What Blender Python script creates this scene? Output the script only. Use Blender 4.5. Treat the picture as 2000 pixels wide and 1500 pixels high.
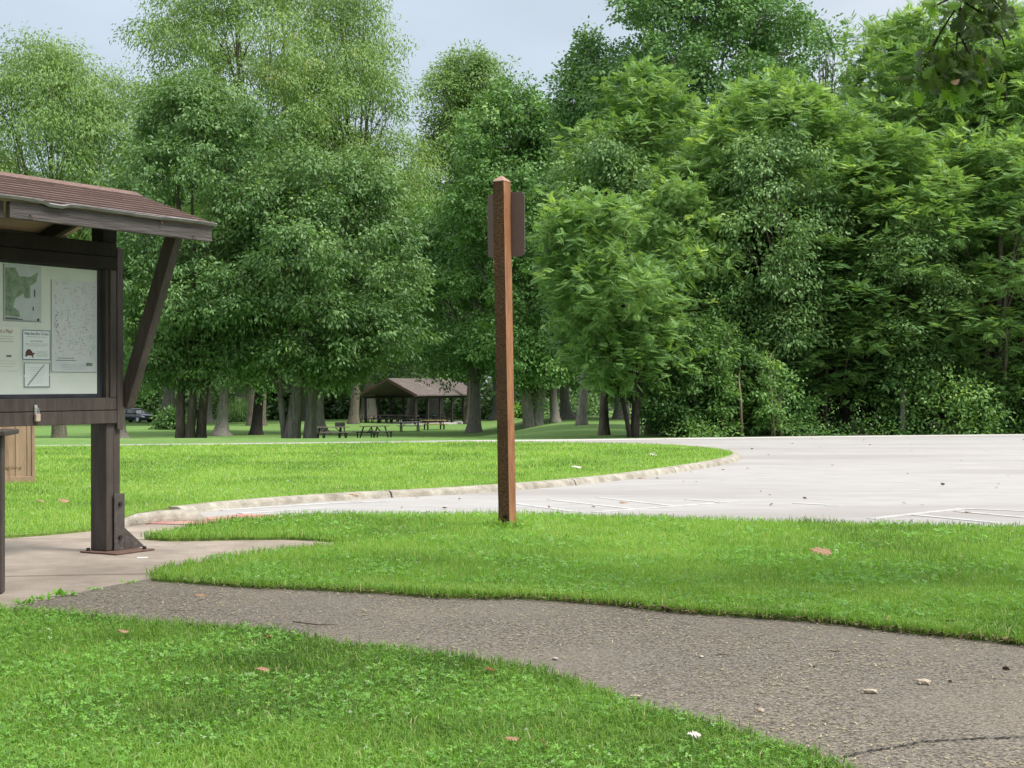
import bpy, bmesh, math, random
import numpy as np
from mathutils import Vector, Matrix
from mathutils.geometry import tessellate_polygon

for o in list(bpy.data.objects): bpy.data.objects.remove(o)
C = bpy.context.scene.collection
R = math.radians
PI = math.pi

# ------------------------------------------------------------------ camera, sky, sun, exposure
F, CX, HZ, EYE = 3000.0, 1000.0, 746.0, 1.15        # focal length and horizon in photo pixels, eye height
cam = bpy.data.cameras.new("camera"); camo = bpy.data.objects.new("camera", cam); C.objects.link(camo)
camo.location = (0, 0, EYE); camo.rotation_euler = (R(90) - math.atan(4 / F), 0, 0)
cam.sensor_width = 36; cam.lens = 36 * F / 2000; cam.clip_start = 0.1; cam.clip_end = 3000
bpy.context.scene.camera = camo

SUN_EL, SUN_AZ = 56, 115                              # azimuth clockwise from the view direction
w = bpy.data.worlds.new("World"); bpy.context.scene.world = w; w.use_nodes = True
nt = w.node_tree; nt.nodes.clear()
out = nt.nodes.new("ShaderNodeOutputWorld"); bg = nt.nodes.new("ShaderNodeBackground")
bg.inputs[1].default_value = 0.1
sky = nt.nodes.new("ShaderNodeTexSky"); sky.sky_type = 'NISHITA'; sky.sun_disc = False
sky.sun_elevation = R(SUN_EL); sky.sun_rotation = R(SUN_AZ)
tc = nt.nodes.new("ShaderNodeTexCoord"); sp = nt.nodes.new("ShaderNodeSeparateXYZ")
nt.links.new(tc.outputs['Generated'], sp.inputs[0])
rp = nt.nodes.new("ShaderNodeValToRGB"); cr = rp.color_ramp
cr.elements[0].position = 0.0; cr.elements[0].color = (.31, .355, .405, 1)
cr.elements[1].position = 1.0; cr.elements[1].color = (.85, .86, .88, 1)
e = cr.elements.new(.26); e.color = (.335, .38, .43, 1)
e = cr.elements.new(.5); e.color = (.62, .645, .68, 1)
nt.links.new(sp.outputs[2], rp.inputs[0])
nz = nt.nodes.new("ShaderNodeTexNoise"); nz.inputs['Scale'].default_value = 2.2; nz.inputs['Detail'].default_value = 5
mp = nt.nodes.new("ShaderNodeMapping"); mp.inputs['Scale'].default_value = (1, 1, 2.6); mp.inputs['Location'].default_value = (.3, .2, 0)
nt.links.new(tc.outputs['Generated'], mp.inputs[0]); nt.links.new(mp.outputs[0], nz.inputs[0])
mr = nt.nodes.new("ShaderNodeMapRange"); mr.inputs[1].default_value = .35; mr.inputs[2].default_value = .7
mr.inputs[3].default_value = .88; mr.inputs[4].default_value = 1.22
nt.links.new(nz.outputs[0], mr.inputs[0])
# the cloud is thinner and whiter towards the right
mx2 = nt.nodes.new("ShaderNodeMapRange"); mx2.inputs[1].default_value = .12; mx2.inputs[2].default_value = .34
mx2.inputs[3].default_value = 0; mx2.inputs[4].default_value = .9
nt.links.new(sp.outputs[0], mx2.inputs[0])
wh = nt.nodes.new("ShaderNodeMixRGB"); wh.inputs[2].default_value = (.50, .525, .54, 1)
lt = nt.nodes.new("ShaderNodeMixRGB"); lt.blend_type = 'LIGHTEN'; lt.inputs[2].default_value = (.50, .525, .54, 1)
nt.links.new(mx2.outputs[0], lt.inputs[0]); nt.links.new(rp.outputs[0], lt.inputs[1])
sc = nt.nodes.new("ShaderNodeVectorMath"); sc.operation = 'SCALE'
nt.links.new(lt.outputs[0], sc.inputs[0])
m10 = nt.nodes.new("ShaderNodeMath"); m10.operation = 'MULTIPLY'; m10.inputs[1].default_value = 10.0
nt.links.new(mr.outputs[0], m10.inputs[0]); nt.links.new(m10.outputs[0], sc.inputs[3])
mxs = nt.nodes.new("ShaderNodeMixRGB"); mxs.inputs[0].default_value = .12
nt.links.new(sc.outputs[0], mxs.inputs[1]); nt.links.new(sky.outputs[0], mxs.inputs[2])
nt.links.new(mxs.outputs[0], bg.inputs[0]); nt.links.new(bg.outputs[0], out.inputs[0])

sl = bpy.data.lights.new("sun", 'SUN'); sl.energy = 2.7; sl.angle = R(16); sl.color = (1, .96, .9)
so = bpy.data.objects.new("sun", sl); C.objects.link(so)
sd = Vector((math.sin(R(SUN_AZ)) * math.cos(R(SUN_EL)), math.cos(R(SUN_AZ)) * math.cos(R(SUN_EL)), math.sin(R(SUN_EL))))
so.rotation_euler = (-sd).to_track_quat('-Z', 'Y').to_euler(); so.location = (20, -20, 40)
vs = bpy.context.scene.view_settings
vs.view_transform = 'Standard'; vs.look = 'None'; vs.exposure = 1.0; vs.gamma = 1

# ------------------------------------------------------------------ materials
def mat(name, c1, c2=None, scale=6, rough=.8, detail=6, bump=0, bscale=None, stretch=None, spec=.3, lo=.35, hi=.65, metal=0, coord='Object', third=None):
    m = bpy.data.materials.new(name); m.use_nodes = True; n = m.node_tree; b = n.nodes['Principled BSDF']
    b.inputs['Roughness'].default_value = rough; b.inputs['Specular IOR Level'].default_value = spec
    b.inputs['Metallic'].default_value = metal
    if c2 is None:
        b.inputs['Base Color'].default_value = (*c1, 1)
    t = n.nodes.new('ShaderNodeTexCoord'); mpn = n.nodes.new('ShaderNodeMapping')
    if stretch: mpn.inputs['Scale'].default_value = stretch
    n.links.new(t.outputs[coord], mpn.inputs[0])
    if c2 is not None:
        z = n.nodes.new('ShaderNodeTexNoise'); z.inputs['Scale'].default_value = scale; z.inputs['Detail'].default_value = detail
        z.inputs['Roughness'].default_value = .65
        n.links.new(mpn.outputs[0], z.inputs[0])
        r = n.nodes.new('ShaderNodeValToRGB'); r.color_ramp.elements[0].position = lo; r.color_ramp.elements[1].position = hi
        r.color_ramp.elements[0].color = (*c1, 1); r.color_ramp.elements[1].color = (*c2, 1)
        n.links.new(z.outputs[0], r.inputs[0]); last = r.outputs[0]
        if third:                                    # (colour, scale, lo, hi) large patches over the fine grain
            z2 = n.nodes.new('ShaderNodeTexNoise'); z2.inputs['Scale'].default_value = third[1]; z2.inputs['Detail'].default_value = 4
            n.links.new(mpn.outputs[0], z2.inputs[0])
            r2 = n.nodes.new('ShaderNodeMapRange'); r2.inputs[1].default_value = third[2]; r2.inputs[2].default_value = third[3]
            r2.inputs[4].default_value = third[4] if len(third) > 4 else .8
            n.links.new(z2.outputs[0], r2.inputs[0])
            mx = n.nodes.new('ShaderNodeMixRGB'); mx.inputs[2].default_value = (*third[0], 1)
            n.links.new(r2.outputs[0], mx.inputs[0]); n.links.new(last, mx.inputs[1]); last = mx.outputs[0]
        n.links.new(last, b.inputs['Base Color'])
    if bump:
        zb = n.nodes.new('ShaderNodeTexNoise'); zb.inputs['Scale'].default_value = bscale or scale * 2; zb.inputs['Detail'].default_value = 6
        n.links.new(mpn.outputs[0], zb.inputs[0])
        bp = n.nodes.new('ShaderNodeBump'); bp.inputs['Strength'].default_value = bump; bp.inputs['Distance'].default_value = .02
        n.links.new(zb.outputs[0], bp.inputs['Height']); n.links.new(bp.outputs[0], b.inputs['Normal'])
    return m

def leafmat(name, cols, trans=.3, rough=.5, spec=.35, tmul=(1.3, 1.25, .6)):
    """cols: dark, mid, light, rare - picked by the leaf's own tint attribute"""
    m = bpy.data.materials.new(name); m.use_nodes = True; n = m.node_tree; b = n.nodes['Principled BSDF']
    b.inputs['Roughness'].default_value = rough; b.inputs['Specular IOR Level'].default_value = spec
    a = n.nodes.new('ShaderNodeAttribute'); a.attribute_name = 'tint'
    r = n.nodes.new('ShaderNodeValToRGB'); ce = r.color_ramp.elements
    ce[0].position = 0; ce[0].color = (*cols[0], 1); ce[1].position = 1; ce[1].color = (*cols[3], 1)
    k = ce.new(.4); k.color = (*cols[1], 1); k = ce.new(.8); k.color = (*cols[2], 1)
    n.links.new(a.outputs['Fac'], r.inputs[0]); n.links.new(r.outputs[0], b.inputs['Base Color'])
    tr = n.nodes.new('ShaderNodeBsdfTranslucent'); mu = n.nodes.new('ShaderNodeMixRGB'); mu.blend_type = 'MULTIPLY'; mu.inputs[0].default_value = 1
    mu.inputs[2].default_value = (*tmul, 1); n.links.new(r.outputs[0], mu.inputs[1]); n.links.new(mu.outputs[0], tr.inputs[0])
    ms = n.nodes.new('ShaderNodeMixShader'); ms.inputs[0].default_value = trans
    n.links.new(b.outputs[0], ms.inputs[1]); n.links.new(tr.outputs[0], ms.inputs[2])
    n.links.new(ms.outputs[0], n.nodes['Material Output'].inputs[0])
    return m

M = {}
M['lawn_soil'] = mat('lawn_soil', (.09, .16, .03), (.17, .27, .045), 30, .95, bump=.5, bscale=60, third=((.16, .17, .05), .8, .5, .75, .5))
M['far_lawn'] = mat('far_lawn', (.075, .15, .03), (.13, .235, .05), 5, .95, bump=.6, bscale=30, third=((.15, .22, .07), .25, .45, .7, .5), coord='Object')
M['asphalt'] = mat('asphalt', (.036, .030, .024), (.27, .235, .19), 90, .9, detail=8, bump=.45, bscale=110, lo=.38, hi=.64, third=((.20, .175, .135), .6, .45, .64, .55))
M['lot'] = mat('lot', (.285, .274, .265), (.355, .343, .332), 5, .9, detail=12, bump=.3, bscale=60, stretch=(.35, 1.6, 1), third=((.255, .235, .22), .35, .5, .66, .8))
M['concrete'] = mat('concrete', (.25, .205, .165), (.35, .295, .24), 3.5, .9, detail=8, bump=.3, bscale=50, third=((.18, .15, .125), 1.4, .5, .7, .55))
M['kerb'] = mat('kerb', (.22, .20, .16), (.40, .37, .31), 7, .9, detail=8, bump=.6, bscale=40, third=((.17, .15, .11), 2.5, .56, .72, .7))
M['gutter'] = mat('gutter', (.38, .365, .34), (.46, .44, .41), 5, .9)
M['white_line'] = mat('white_line', (.43, .42, .41), (.34, .325, .315), 9, .8, lo=.42, hi=.62)
M['red_pad'] = mat('red_pad', (.42, .15, .14), (.38, .29, .23), 5, .85, lo=.45, hi=.62)
M['crack'] = mat('crack', (.012, .011, .01))
M['kiosk_wood'] = mat('kiosk_wood', (.052, .041, .036), (.086, .069, .060), 6, .7, bump=.35, bscale=20, stretch=(3, 3, .5), spec=.35)
M['kiosk_shade'] = mat('kiosk_shade', (.016, .012, .009), (.024, .019, .014), 5, .9, bump=.25, bscale=24, stretch=(1, 1, .4))  # kiosk wood with the shade under the roof put into its colour
M['fascia'] = mat('fascia', (.07, .06, .058), (.125, .108, .105), 5, .85, bump=.6, bscale=12, stretch=(.5, 3, 6), third=((.07, .06, .055), 6, .6, .75, .7))
M['shingle_edge_shade'] = mat('shingle_edge_shade', (.085, .056, .047))  # darker butt faces paint in the shadow line of each course
M['shingle'] = mat('shingle', (.13, .082, .067), (.225, .15, .128), 40, .95, bump=.3, bscale=90, third=((.085, .06, .05), 5, .55, .7, .4))
M['drip'] = mat('drip', (.20, .19, .20), (.33, .31, .32), 8, .7)
M['plywood'] = mat('plywood', (.24, .17, .12), (.36, .27, .20), 3, .8, stretch=(.4, 3, 1))
M['slate'] = mat('slate', (.022, .024, .03), (.045, .048, .056), 5, .5, stretch=(1, 1, .6))
M['board'] = mat('board', (.60, .64, .59), (.68, .71, .67), 3, .8)
M['paper'] = mat('paper', (.68, .72, .73), (.74, .77, .78), 4, .7)
M['paper_warm'] = mat('paper_warm', (.66, .68, .62), (.71, .73, .67), 4, .7)
M['ink'] = mat('ink', (.07, .07, .08)); M['ink_grey'] = mat('ink_grey', (.17, .18, .20)); M['ink_blue'] = mat('ink_blue', (.07, .09, .19))
M['ink_red'] = mat('ink_red', (.32, .14, .10)); M['ink_pale'] = mat('ink_pale', (.28, .30, .33)); M['ink_green'] = mat('ink_green', (.10, .17, .12))
M['turtle'] = mat('turtle', (.035, .02, .03), (.16, .08, .06), 60, .7)
M['map_grey'] = mat('map_grey', (.42, .46, .48), (.50, .53, .55), 9, .7)
M['map_green'] = mat('map_green', (.13, .20, .13), (.26, .33, .24), 22, .7, lo=.4, hi=.6)
M['map_pale'] = mat('map_pale', (.56, .58, .61), (.66, .69, .71), 7, .7, third=((.58, .50, .54), 7, .5, .62, .5))
M['steel'] = mat('steel', (.45, .46, .46), (.6, .6, .6), 20, .35, metal=.7)
M['brass'] = mat('brass', (.52, .40, .32), (.62, .50, .42), 20, .4, metal=.4)
M['bracket'] = mat('bracket', (.062, .052, .048), (.10, .088, .08), 25, .5, bump=.3, bscale=50, third=((.22, .15, .11), 12, .66, .75, .6))
M['rust'] = mat('rust', (.10, .055, .04), (.16, .10, .075), 25, .8)
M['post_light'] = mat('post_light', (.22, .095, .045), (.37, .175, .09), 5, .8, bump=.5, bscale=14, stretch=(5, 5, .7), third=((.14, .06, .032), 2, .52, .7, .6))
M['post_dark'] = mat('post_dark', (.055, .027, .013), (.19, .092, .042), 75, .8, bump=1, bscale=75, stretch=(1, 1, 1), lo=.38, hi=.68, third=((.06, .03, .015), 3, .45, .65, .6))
M['post_cap'] = mat('post_cap', (.30, .17, .12), (.42, .27, .21), 30, .7)
M['sign_back'] = mat('sign_back', (.13, .085, .078), (.16, .108, .10), 60, .55, spec=.4)
M['sign_edge'] = mat('sign_edge', (.22, .24, .22))
M['hole'] = mat('hole', (.008, .005, .004))
M['tan_wood'] = mat('tan_wood', (.28, .185, .125), (.38, .26, .18), 5, .85, bump=.3, bscale=20, stretch=(3, 3, .4), third=((.20, .12, .075), 3, .55, .7, .5))
M['tan_stain'] = mat('tan_stain', (.12, .075, .045), (.24, .15, .10), 20, .9)
M['groove'] = mat('groove', (.10, .06, .04))
M['bark'] = mat('bark', (.052, .042, .032), (.15, .125, .098), 7, .95, bump=1, bscale=9, stretch=(2, 2, .35), third=((.10, .12, .07), 1.2, .5, .7, .5))
M['bark_grey'] = mat('bark_grey', (.10, .095, .08), (.25, .23, .20), 7, .95, bump=1, bscale=9, stretch=(2, 2, .3), third=((.10, .12, .08), 1.2, .5, .7, .5))
M['bark_dark'] = mat('bark_dark', (.016, .014, .011), (.04, .034, .028), 7, .95, bump=1, bscale=9, stretch=(2, 2, .4))
M['twig'] = mat('twig', (.16, .12, .085), (.24, .19, .14), 20, .9)
M['pav_roof'] = mat('pav_roof', (.085, .068, .062), (.145, .12, .11), 5, .9, third=((.20, .175, .16), 1, .58, .72, .6))
M['pav_wood'] = mat('pav_wood', (.02, .016, .013), (.035, .028, .023), 3, .8)
M['pav_fascia'] = mat('pav_fascia', (.10, .055, .045))
M['hut_wall'] = mat('hut_wall', (.17, .125, .10), (.22, .165, .135), 2, .9, stretch=(1, 1, .3))
M['hut_dark'] = mat('hut_dark', (.05, .035, .03))
M['red_box'] = mat('red_box', (.22, .02, .03), (.14, .02, .03), 2, .5)
M['table_wood'] = mat('table_wood', (.10, .085, .065), (.19, .165, .13), 6, .85, stretch=(.4, 3, 1))
M['table_yellow'] = mat('table_yellow', (.24, .17, .055), (.32, .24, .09), 6, .8, stretch=(.4, 3, 1))
M['table_green'] = mat('table_green', (.03, .08, .075), (.05, .12, .11), 6, .8, stretch=(.4, 3, 1))
M['table_white'] = mat('table_white', (.34, .34, .33), (.42, .42, .40), 6, .8, stretch=(.4, 3, 1))
M['iron'] = mat('iron', (.018, .018, .018), (.03, .028, .026), 20, .6)
M['car_paint'] = mat('car_paint', (.016, .018, .03), rough=.18, spec=.8)
M['glass_dark'] = mat('glass_dark', (.03, .035, .04), rough=.06, spec=1)
M['tyre'] = mat('tyre', (.012, .012, .012), rough=.8)
M['rim'] = mat('rim', (.5, .5, .52), rough=.3, metal=.7)
M['lamp_glass'] = mat('lamp_glass', (.6, .62, .65), rough=.15, spec=.8)
M['skin'] = mat('skin', (.42, .25, .18)); M['black_cloth'] = mat('black_cloth', (.012, .012, .014), rough=.9); M['hair'] = mat('hair', (.02, .014, .01))
M['chip'] = mat('chip', (.34, .27, .20), (.55, .47, .37), 40, .9, bump=.8, bscale=60)
M['chip_dark'] = mat('chip_dark', (.035, .02, .015), (.09, .05, .035), 40, .9)
M['dead_leaf'] = mat('dead_leaf', (.20, .11, .06), (.36, .23, .14), 30, .8)
M['dead_pale'] = mat('dead_pale', (.40, .36, .32), (.52, .48, .44), 30, .7)
M['dead_red'] = mat('dead_red', (.16, .04, .02), (.26, .09, .04), 30, .8)
M['straw'] = leafmat('straw', [(0.15, 0.12, 0.08), (0.3, 0.25, 0.15), (0.42, 0.36, 0.23), (0.5, 0.44, 0.3)], .1, .9, .1)
M['litter'] = leafmat('litter', [(.03, .018, .012), (.09, .05, .03), (.22, .15, .09), (.40, .33, .25)], .1, .9, .1)
M['grass'] = leafmat('grass', [(0.08, 0.16, 0.034), (0.20, 0.365, 0.07), (0.30, 0.495, 0.10), (0.5, 0.49, 0.25)], .42, .6, .2, (1.2, 1.2, .5))
M['clover'] = leafmat('clover', [(0.08, 0.2, 0.04), (0.165, 0.37, 0.06), (0.25, 0.5, 0.085), (0.36, 0.51, 0.25)], .4, .5, .3, (1.2, 1.2, .5))
M['flower'] = mat('flower', (.60, .62, .52))
M['maple'] = leafmat('maple', [(0.045, 0.11, 0.035), (0.115, 0.22, 0.068), (0.215, 0.355, 0.12), (0.31, 0.46, 0.15)], .28)
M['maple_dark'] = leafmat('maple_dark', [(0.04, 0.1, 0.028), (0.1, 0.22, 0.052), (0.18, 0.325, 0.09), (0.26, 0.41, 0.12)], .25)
M['willow'] = leafmat('willow', [(0.115, 0.2, 0.065), (0.185, 0.3, 0.1), (0.26, 0.385, 0.135), (0.36, 0.39, 0.15)], .35, .6, .25)
M['locust'] = leafmat('locust', [(0.06, 0.135, 0.042), (0.155, 0.285, 0.085), (0.245, 0.395, 0.125), (0.4, 0.58, 0.15)], .38, .55, .25)
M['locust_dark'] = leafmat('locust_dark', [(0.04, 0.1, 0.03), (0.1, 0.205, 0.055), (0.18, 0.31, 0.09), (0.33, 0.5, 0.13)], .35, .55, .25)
M['poplar'] = leafmat('poplar', [(0.05, 0.135, 0.04), (0.12, 0.245, 0.075), (0.19, 0.335, 0.115), (0.26, 0.4, 0.15)], .25)
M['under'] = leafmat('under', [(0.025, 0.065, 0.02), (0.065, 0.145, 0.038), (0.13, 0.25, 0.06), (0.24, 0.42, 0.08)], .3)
M['under_bright'] = leafmat('under_bright', [(0.07, 0.16, 0.03), (0.14, 0.28, 0.045), (0.22, 0.4, 0.07), (0.32, 0.5, 0.08)], .4)
M['oak'] = leafmat('oak', [(0.045, 0.065, 0.025), (0.09, 0.155, 0.035), (0.2, 0.35, 0.055), (0.22, 0.13, 0.08)], .4, .5, .3, (1.5, 1.7, .5))
M['woods'] = leafmat('woods', [(0.05, 0.11, 0.04), (0.085, 0.17, 0.055), (0.13, 0.24, 0.075), (0.18, 0.29, 0.1)], .25)

# ------------------------------------------------------------------ helpers
def kind(o, k='structure'): o['kind'] = k; return o
def tag(o, label, cat, group=None):
    o['label'] = label; o['category'] = cat
    if group: o['group'] = group
    return o
def empty(name, loc=(0, 0, 0), rz=0):
    o = bpy.data.objects.new(name, None); C.objects.link(o); o.location = loc; o.rotation_euler = (0, 0, rz); o.empty_display_size = .2
    return o
def link(name, me, m, parent=None, loc=None):
    o = bpy.data.objects.new(name, me); C.objects.link(o)
    if m is not None and len(me.materials) == 0:
        for q in (m if isinstance(m, list) else [m]): me.materials.append(q)
    if parent: o.parent = parent
    if loc: o.location = loc
    return o
def copy_tree(o, parent=None):
    c = o.copy(); C.objects.link(c); c.parent = parent
    for ch in o.children: copy_tree(ch, c)
    return c

class MB:
    def __init__(s): s.v = []; s.f = []; s.mi = []
    def add(s, vs, fs, mi=0):
        k = len(s.v); s.v += [tuple(p) for p in vs]; s.f += [tuple(i + k for i in f) for f in fs]; s.mi += [mi] * len(fs); return s
    def box(s, x0, x1, y0, y1, z0, z1, mi=0, T=None):
        vs = [Vector((x, y, z)) for z in (z0, z1) for x, y in ((x0, y0), (x1, y0), (x1, y1), (x0, y1))]
        if T is not None: vs = [T @ p for p in vs]
        return s.add(vs, [(0, 3, 2, 1), (4, 5, 6, 7), (0, 1, 5, 4), (1, 2, 6, 5), (2, 3, 7, 6), (3, 0, 4, 7)], mi)
    def bar(s, a, b, wd, ht, up=(0, 0, 1), mi=0):
        a = Vector(a); b = Vector(b); d = (b - a).normalized(); up = Vector(up)
        x = d.cross(up).normalized() * wd / 2; y = x.cross(d).normalized() * ht / 2
        vs = [p + sx * x + sy * y for p in (a, b) for sx, sy in ((-1, -1), (1, -1), (1, 1), (-1, 1))]
        return s.add(vs, [(0, 1, 2, 3), (7, 6, 5, 4), (0, 4, 5, 1), (1, 5, 6, 2), (2, 6, 7, 3), (3, 7, 4, 0)], mi)
    def tube(s, pts, rad, n=8, mi=0, jit=0, rng=None, flute=0):
        pts = [Vector(p) for p in pts]; k = len(s.v); rings = len(pts)
        px = Vector((1, 0, 0))
        for i, p in enumerate(pts):
            d = (pts[min(i + 1, rings - 1)] - pts[max(i - 1, 0)]).normalized()
            x = (px - d * px.dot(d))
            if x.length < 1e-3: x = d.orthogonal()
            x.normalize(); px = x; y = d.cross(x)
            for j in range(n):
                a = 2 * PI * j / n
                r = rad[i] * (1 + (rng.uniform(-jit, jit) if rng else 0) + flute * max(0, 1 - i / 2.2) * math.cos(a * 5 + 1))
                s.v.append(tuple(p + x * math.cos(a) * r + y * math.sin(a) * r))
        for i in range(rings - 1):
            for j in range(n):
                s.f.append((k + i * n + j, k + i * n + (j + 1) % n, k + (i + 1) * n + (j + 1) % n, k + (i + 1) * n + j)); s.mi.append(mi)
        s.f.append(tuple(k + j for j in reversed(range(n)))); s.mi.append(mi)
        s.f.append(tuple(k + (rings - 1) * n + j for j in range(n))); s.mi.append(mi)
        return s
    def prism(s, poly, y0, y1, mi=0, T=None):
        """poly in the xz plane, extruded along y"""
        n = len(poly); vs = [Vector((x, y0, z)) for x, z in poly] + [Vector((x, y1, z)) for x, z in poly]
        if T is not None: vs = [T @ p for p in vs]
        fs = [tuple(range(n)), tuple(reversed(range(n, 2 * n)))] + [(i, i + n, (i + 1) % n + n, (i + 1) % n) for i in range(n)]
        return s.add(vs, fs, mi)
    def build(s, name, m, parent=None, bev=0, smooth=False, loc=None):
        me = bpy.data.meshes.new(name); me.from_pydata(s.v, [], s.f)
        ms = m if isinstance(m, list) else [m]
        for q in ms: me.materials.append(q)
        if len(ms) > 1: me.polygons.foreach_set('material_index', s.mi)
        bm = bmesh.new(); bm.from_mesh(me); bmesh.ops.recalc_face_normals(bm, faces=bm.faces)
        if bev: bmesh.ops.bevel(bm, geom=bm.edges[:], offset=bev, segments=1, affect='EDGES', profile=.5)
        if smooth:
            for f in bm.faces: f.smooth = True
        bm.to_mesh(me); bm.free()
        o = bpy.data.objects.new(name, me); C.objects.link(o)
        if parent: o.parent = parent
        if loc: o.location = loc
        return o

def quadmesh(name, V, tint=None):
    """V (n,4,3) loose quads, one tint value per quad"""
    n = len(V); me = bpy.data.meshes.new(name)
    me.vertices.add(4 * n); me.vertices.foreach_set('co', V.reshape(-1).astype(np.float32))
    me.loops.add(4 * n); me.loops.foreach_set('vertex_index', np.arange(4 * n, dtype=np.int32))
    me.polygons.add(n); me.polygons.foreach_set('loop_start', np.arange(0, 4 * n, 4, dtype=np.int32))
    me.update(calc_edges=True)
    if tint is not None:
        a = me.attributes.new('tint', 'FLOAT', 'FACE'); a.data.foreach_set('value', np.clip(tint, 0, 1).astype(np.float32))
    return me

def gp(u, v, z=0.0):
    """the point of level z that the photo shows at pixel u, v"""
    d = F * (EYE - z) / (v - HZ); return ((u - CX) / F * d, d)
def poly(px, z=0.0): return [gp(u, v, z) for u, v in px]

# ------------------------------------------------------------------ the terrain
LOT = -.062
far_px = [(-300, 873), (60, 869.5), (500, 865), (900, 860.5), (1250, 856.5), (1600, 852), (2000, 848), (2400, 845)]
fe = [gp(u, v, LOT) for u, v in far_px]
FX = [-120, -40] + [p[0] for p in fe] + [40, 120]; FY = [22, 26.5] + [p[1] for p in fe] + [42, 50]
def yfar(x): return np.interp(x, FX, FY)
KD = [20, 28, 36, 45, 60, 80, 100, 122, 150, 170, 220, 300, 900]
KZ = [-.13, -.13, -.16, -.66, -1.21, -1.89, -2.58, -2.56, -2.85, -3.15, -3.7, -4.3, -4.3]
def sst(a, b, x): t = np.clip((x - a) / (b - a), 0, 1); return t * t * (3 - 2 * t)
def H(x, y):
    x = np.asarray(x, float); y = np.asarray(y, float); s = y - yfar(x)
    d = y - np.maximum(0, yfar(x) - 31)
    z = np.interp(d, KD, KZ)
    z = z + 1.0 * sst(-3, 4, x) * sst(50, 100, y)
    k = sst(4.5, 9, x - .05 * (y - 35)); z = z * (1 - k) + k * (-.16 - .004 * (y - 35))
    z = z + sst(3, 30, s) * .12 * np.sin(x * .21 + y * .06) * np.sin(y * .11 + 1)
    z = np.where(s < 2, -.1 + (z + .1) * sst(.2, 2, s), z)
    return np.where(s <= .15, LOT - .006, z)
def at(u, v, d0=34):
    """where the sight line through pixel u, v meets the terrain beyond d0"""
    ds = np.linspace(d0, 330, 6000); x = (u - CX) / F * ds; zr = EYE - (v - HZ) / F * ds; h = H(x, ds)
    i = np.argmax(zr <= h)
    if not (zr <= h).any(): i = len(ds) - 1
    return float(x[i]), float(ds[i]), float(h[i])
def on(u, d): x = (u - CX) / F * d; return x, d, float(H(x, d))

xs = np.concatenate([np.linspace(-160, -45, 14), np.linspace(-40, 40, 121), np.linspace(45, 160, 14)])
ss = np.concatenate([[-60, -40, -20, -10, -4, 0, .15], np.linspace(.3, 3, 12), np.linspace(4, 30, 27), np.linspace(32, 120, 45), np.linspace(125, 400, 30)])
gv = []
for s_ in ss:
    for x in xs:
        y = yfar(x) + s_; gv.append((x, y, float(H(x, y))))
nx = len(xs); gf = [(j * nx + i, j * nx + i + 1, (j + 1) * nx + i + 1, (j + 1) * nx + i) for j in range(len(ss) - 1) for i in range(nx - 1)]
me = bpy.data.meshes.new('ground'); me.from_pydata(gv, [], gf); me.polygons.foreach_set('use_smooth', [True] * len(gf))
kind(link('ground', me, M['far_lawn']))

def sheet(name, pts, z, m, skirt=0, k='structure', parent=None, zs=None):
    n = len(pts); vs = [(x, y, zs[i] if zs else z) for i, (x, y) in enumerate(pts)]
    fs = [tuple(t) for t in tessellate_polygon([[Vector((x, y, 0)) for x, y in pts]])]
    if skirt:
        vs += [(x, y, z - skirt) for x, y in pts]; fs += [(i, (i + 1) % n, (i + 1) % n + n, i + n) for i in range(n)]
    b = MB(); b.v = vs; b.f = fs; b.mi = [0] * len(fs)
    o = b.build(name, m, parent)
    return kind(o, k) if k else o

def wob(pts, amp=.02, step=.25, seed=1):
    """break a polygon's straight runs into slightly wandering ones"""
    rg = random.Random(seed); o = []
    for i, a in enumerate(pts):
        b = pts[(i + 1) % len(pts)]; L = math.dist(a, b); n = max(1, min(60, int(L / step)))
        for k in range(n):
            t = k / n; j = 0 if k == 0 else amp
            o.append((a[0] + (b[0] - a[0]) * t + rg.uniform(-j, j), a[1] + (b[1] - a[1]) * t + rg.uniform(-j, j)))
    return o

# parking lot: one sheet out to the far edge
lotpts = [(-45, float(yfar(-45)))] + [(float(x), float(yfar(x))) for x in np.linspace(-40, 45, 60)] + [(45, 8), (-4, 8), (-8, 14), (-45, 14)]
sheet('parking_lot', lotpts, LOT, M['lot'])
gut = [(float(x), float(yfar(x)) - .9) for x in np.linspace(1, 45, 40)] + [(float(x), float(yfar(x)) - .02) for x in np.linspace(45, -3, 40)]
sheet('road_gutter', gut, LOT + .004, M['gutter'])
lines = [((1170, 972), (1314, 988)), ((1074, 976), (1244, 995)), ((1009, 984), (1117, 999)), ((1160, 1001), (1398, 983)), ((1340, 976), (1400, 980)),
         ((1400, 982), (1445, 979)), ((1550, 983), (1612, 986)), ((1612, 988), (1650, 988)), ((1700, 1014), (1880, 994)), ((1880, 994), (2060, 1001)),
         ((1784, 1006), (1950, 1022)), ((1868, 999), (2030, 1014)), ((430, 997), (640, 984)), ((470, 1004), (640, 992)), ((640, 984), (760, 980))]
b = MB()
for (p, q) in lines:
    a = Vector((*gp(*p, LOT), 0)); c = Vector((*gp(*q, LOT), 0)); d = (c - a).normalized(); n_ = Vector((-d.y, d.x, 0)) * .042
    zt = LOT + .004 + .0002 * len(b.v) / 8; b.add([(v.x, v.y, z) for z in (LOT - .002, zt) for v in (a - n_, c - n_, c + n_, a + n_)], [(4, 5, 6, 7), (0, 1, 5, 4), (1, 2, 6, 5), (2, 3, 7, 6), (3, 0, 4, 7)])
kind(b.build('parking_lines', M['white_line']))

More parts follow.
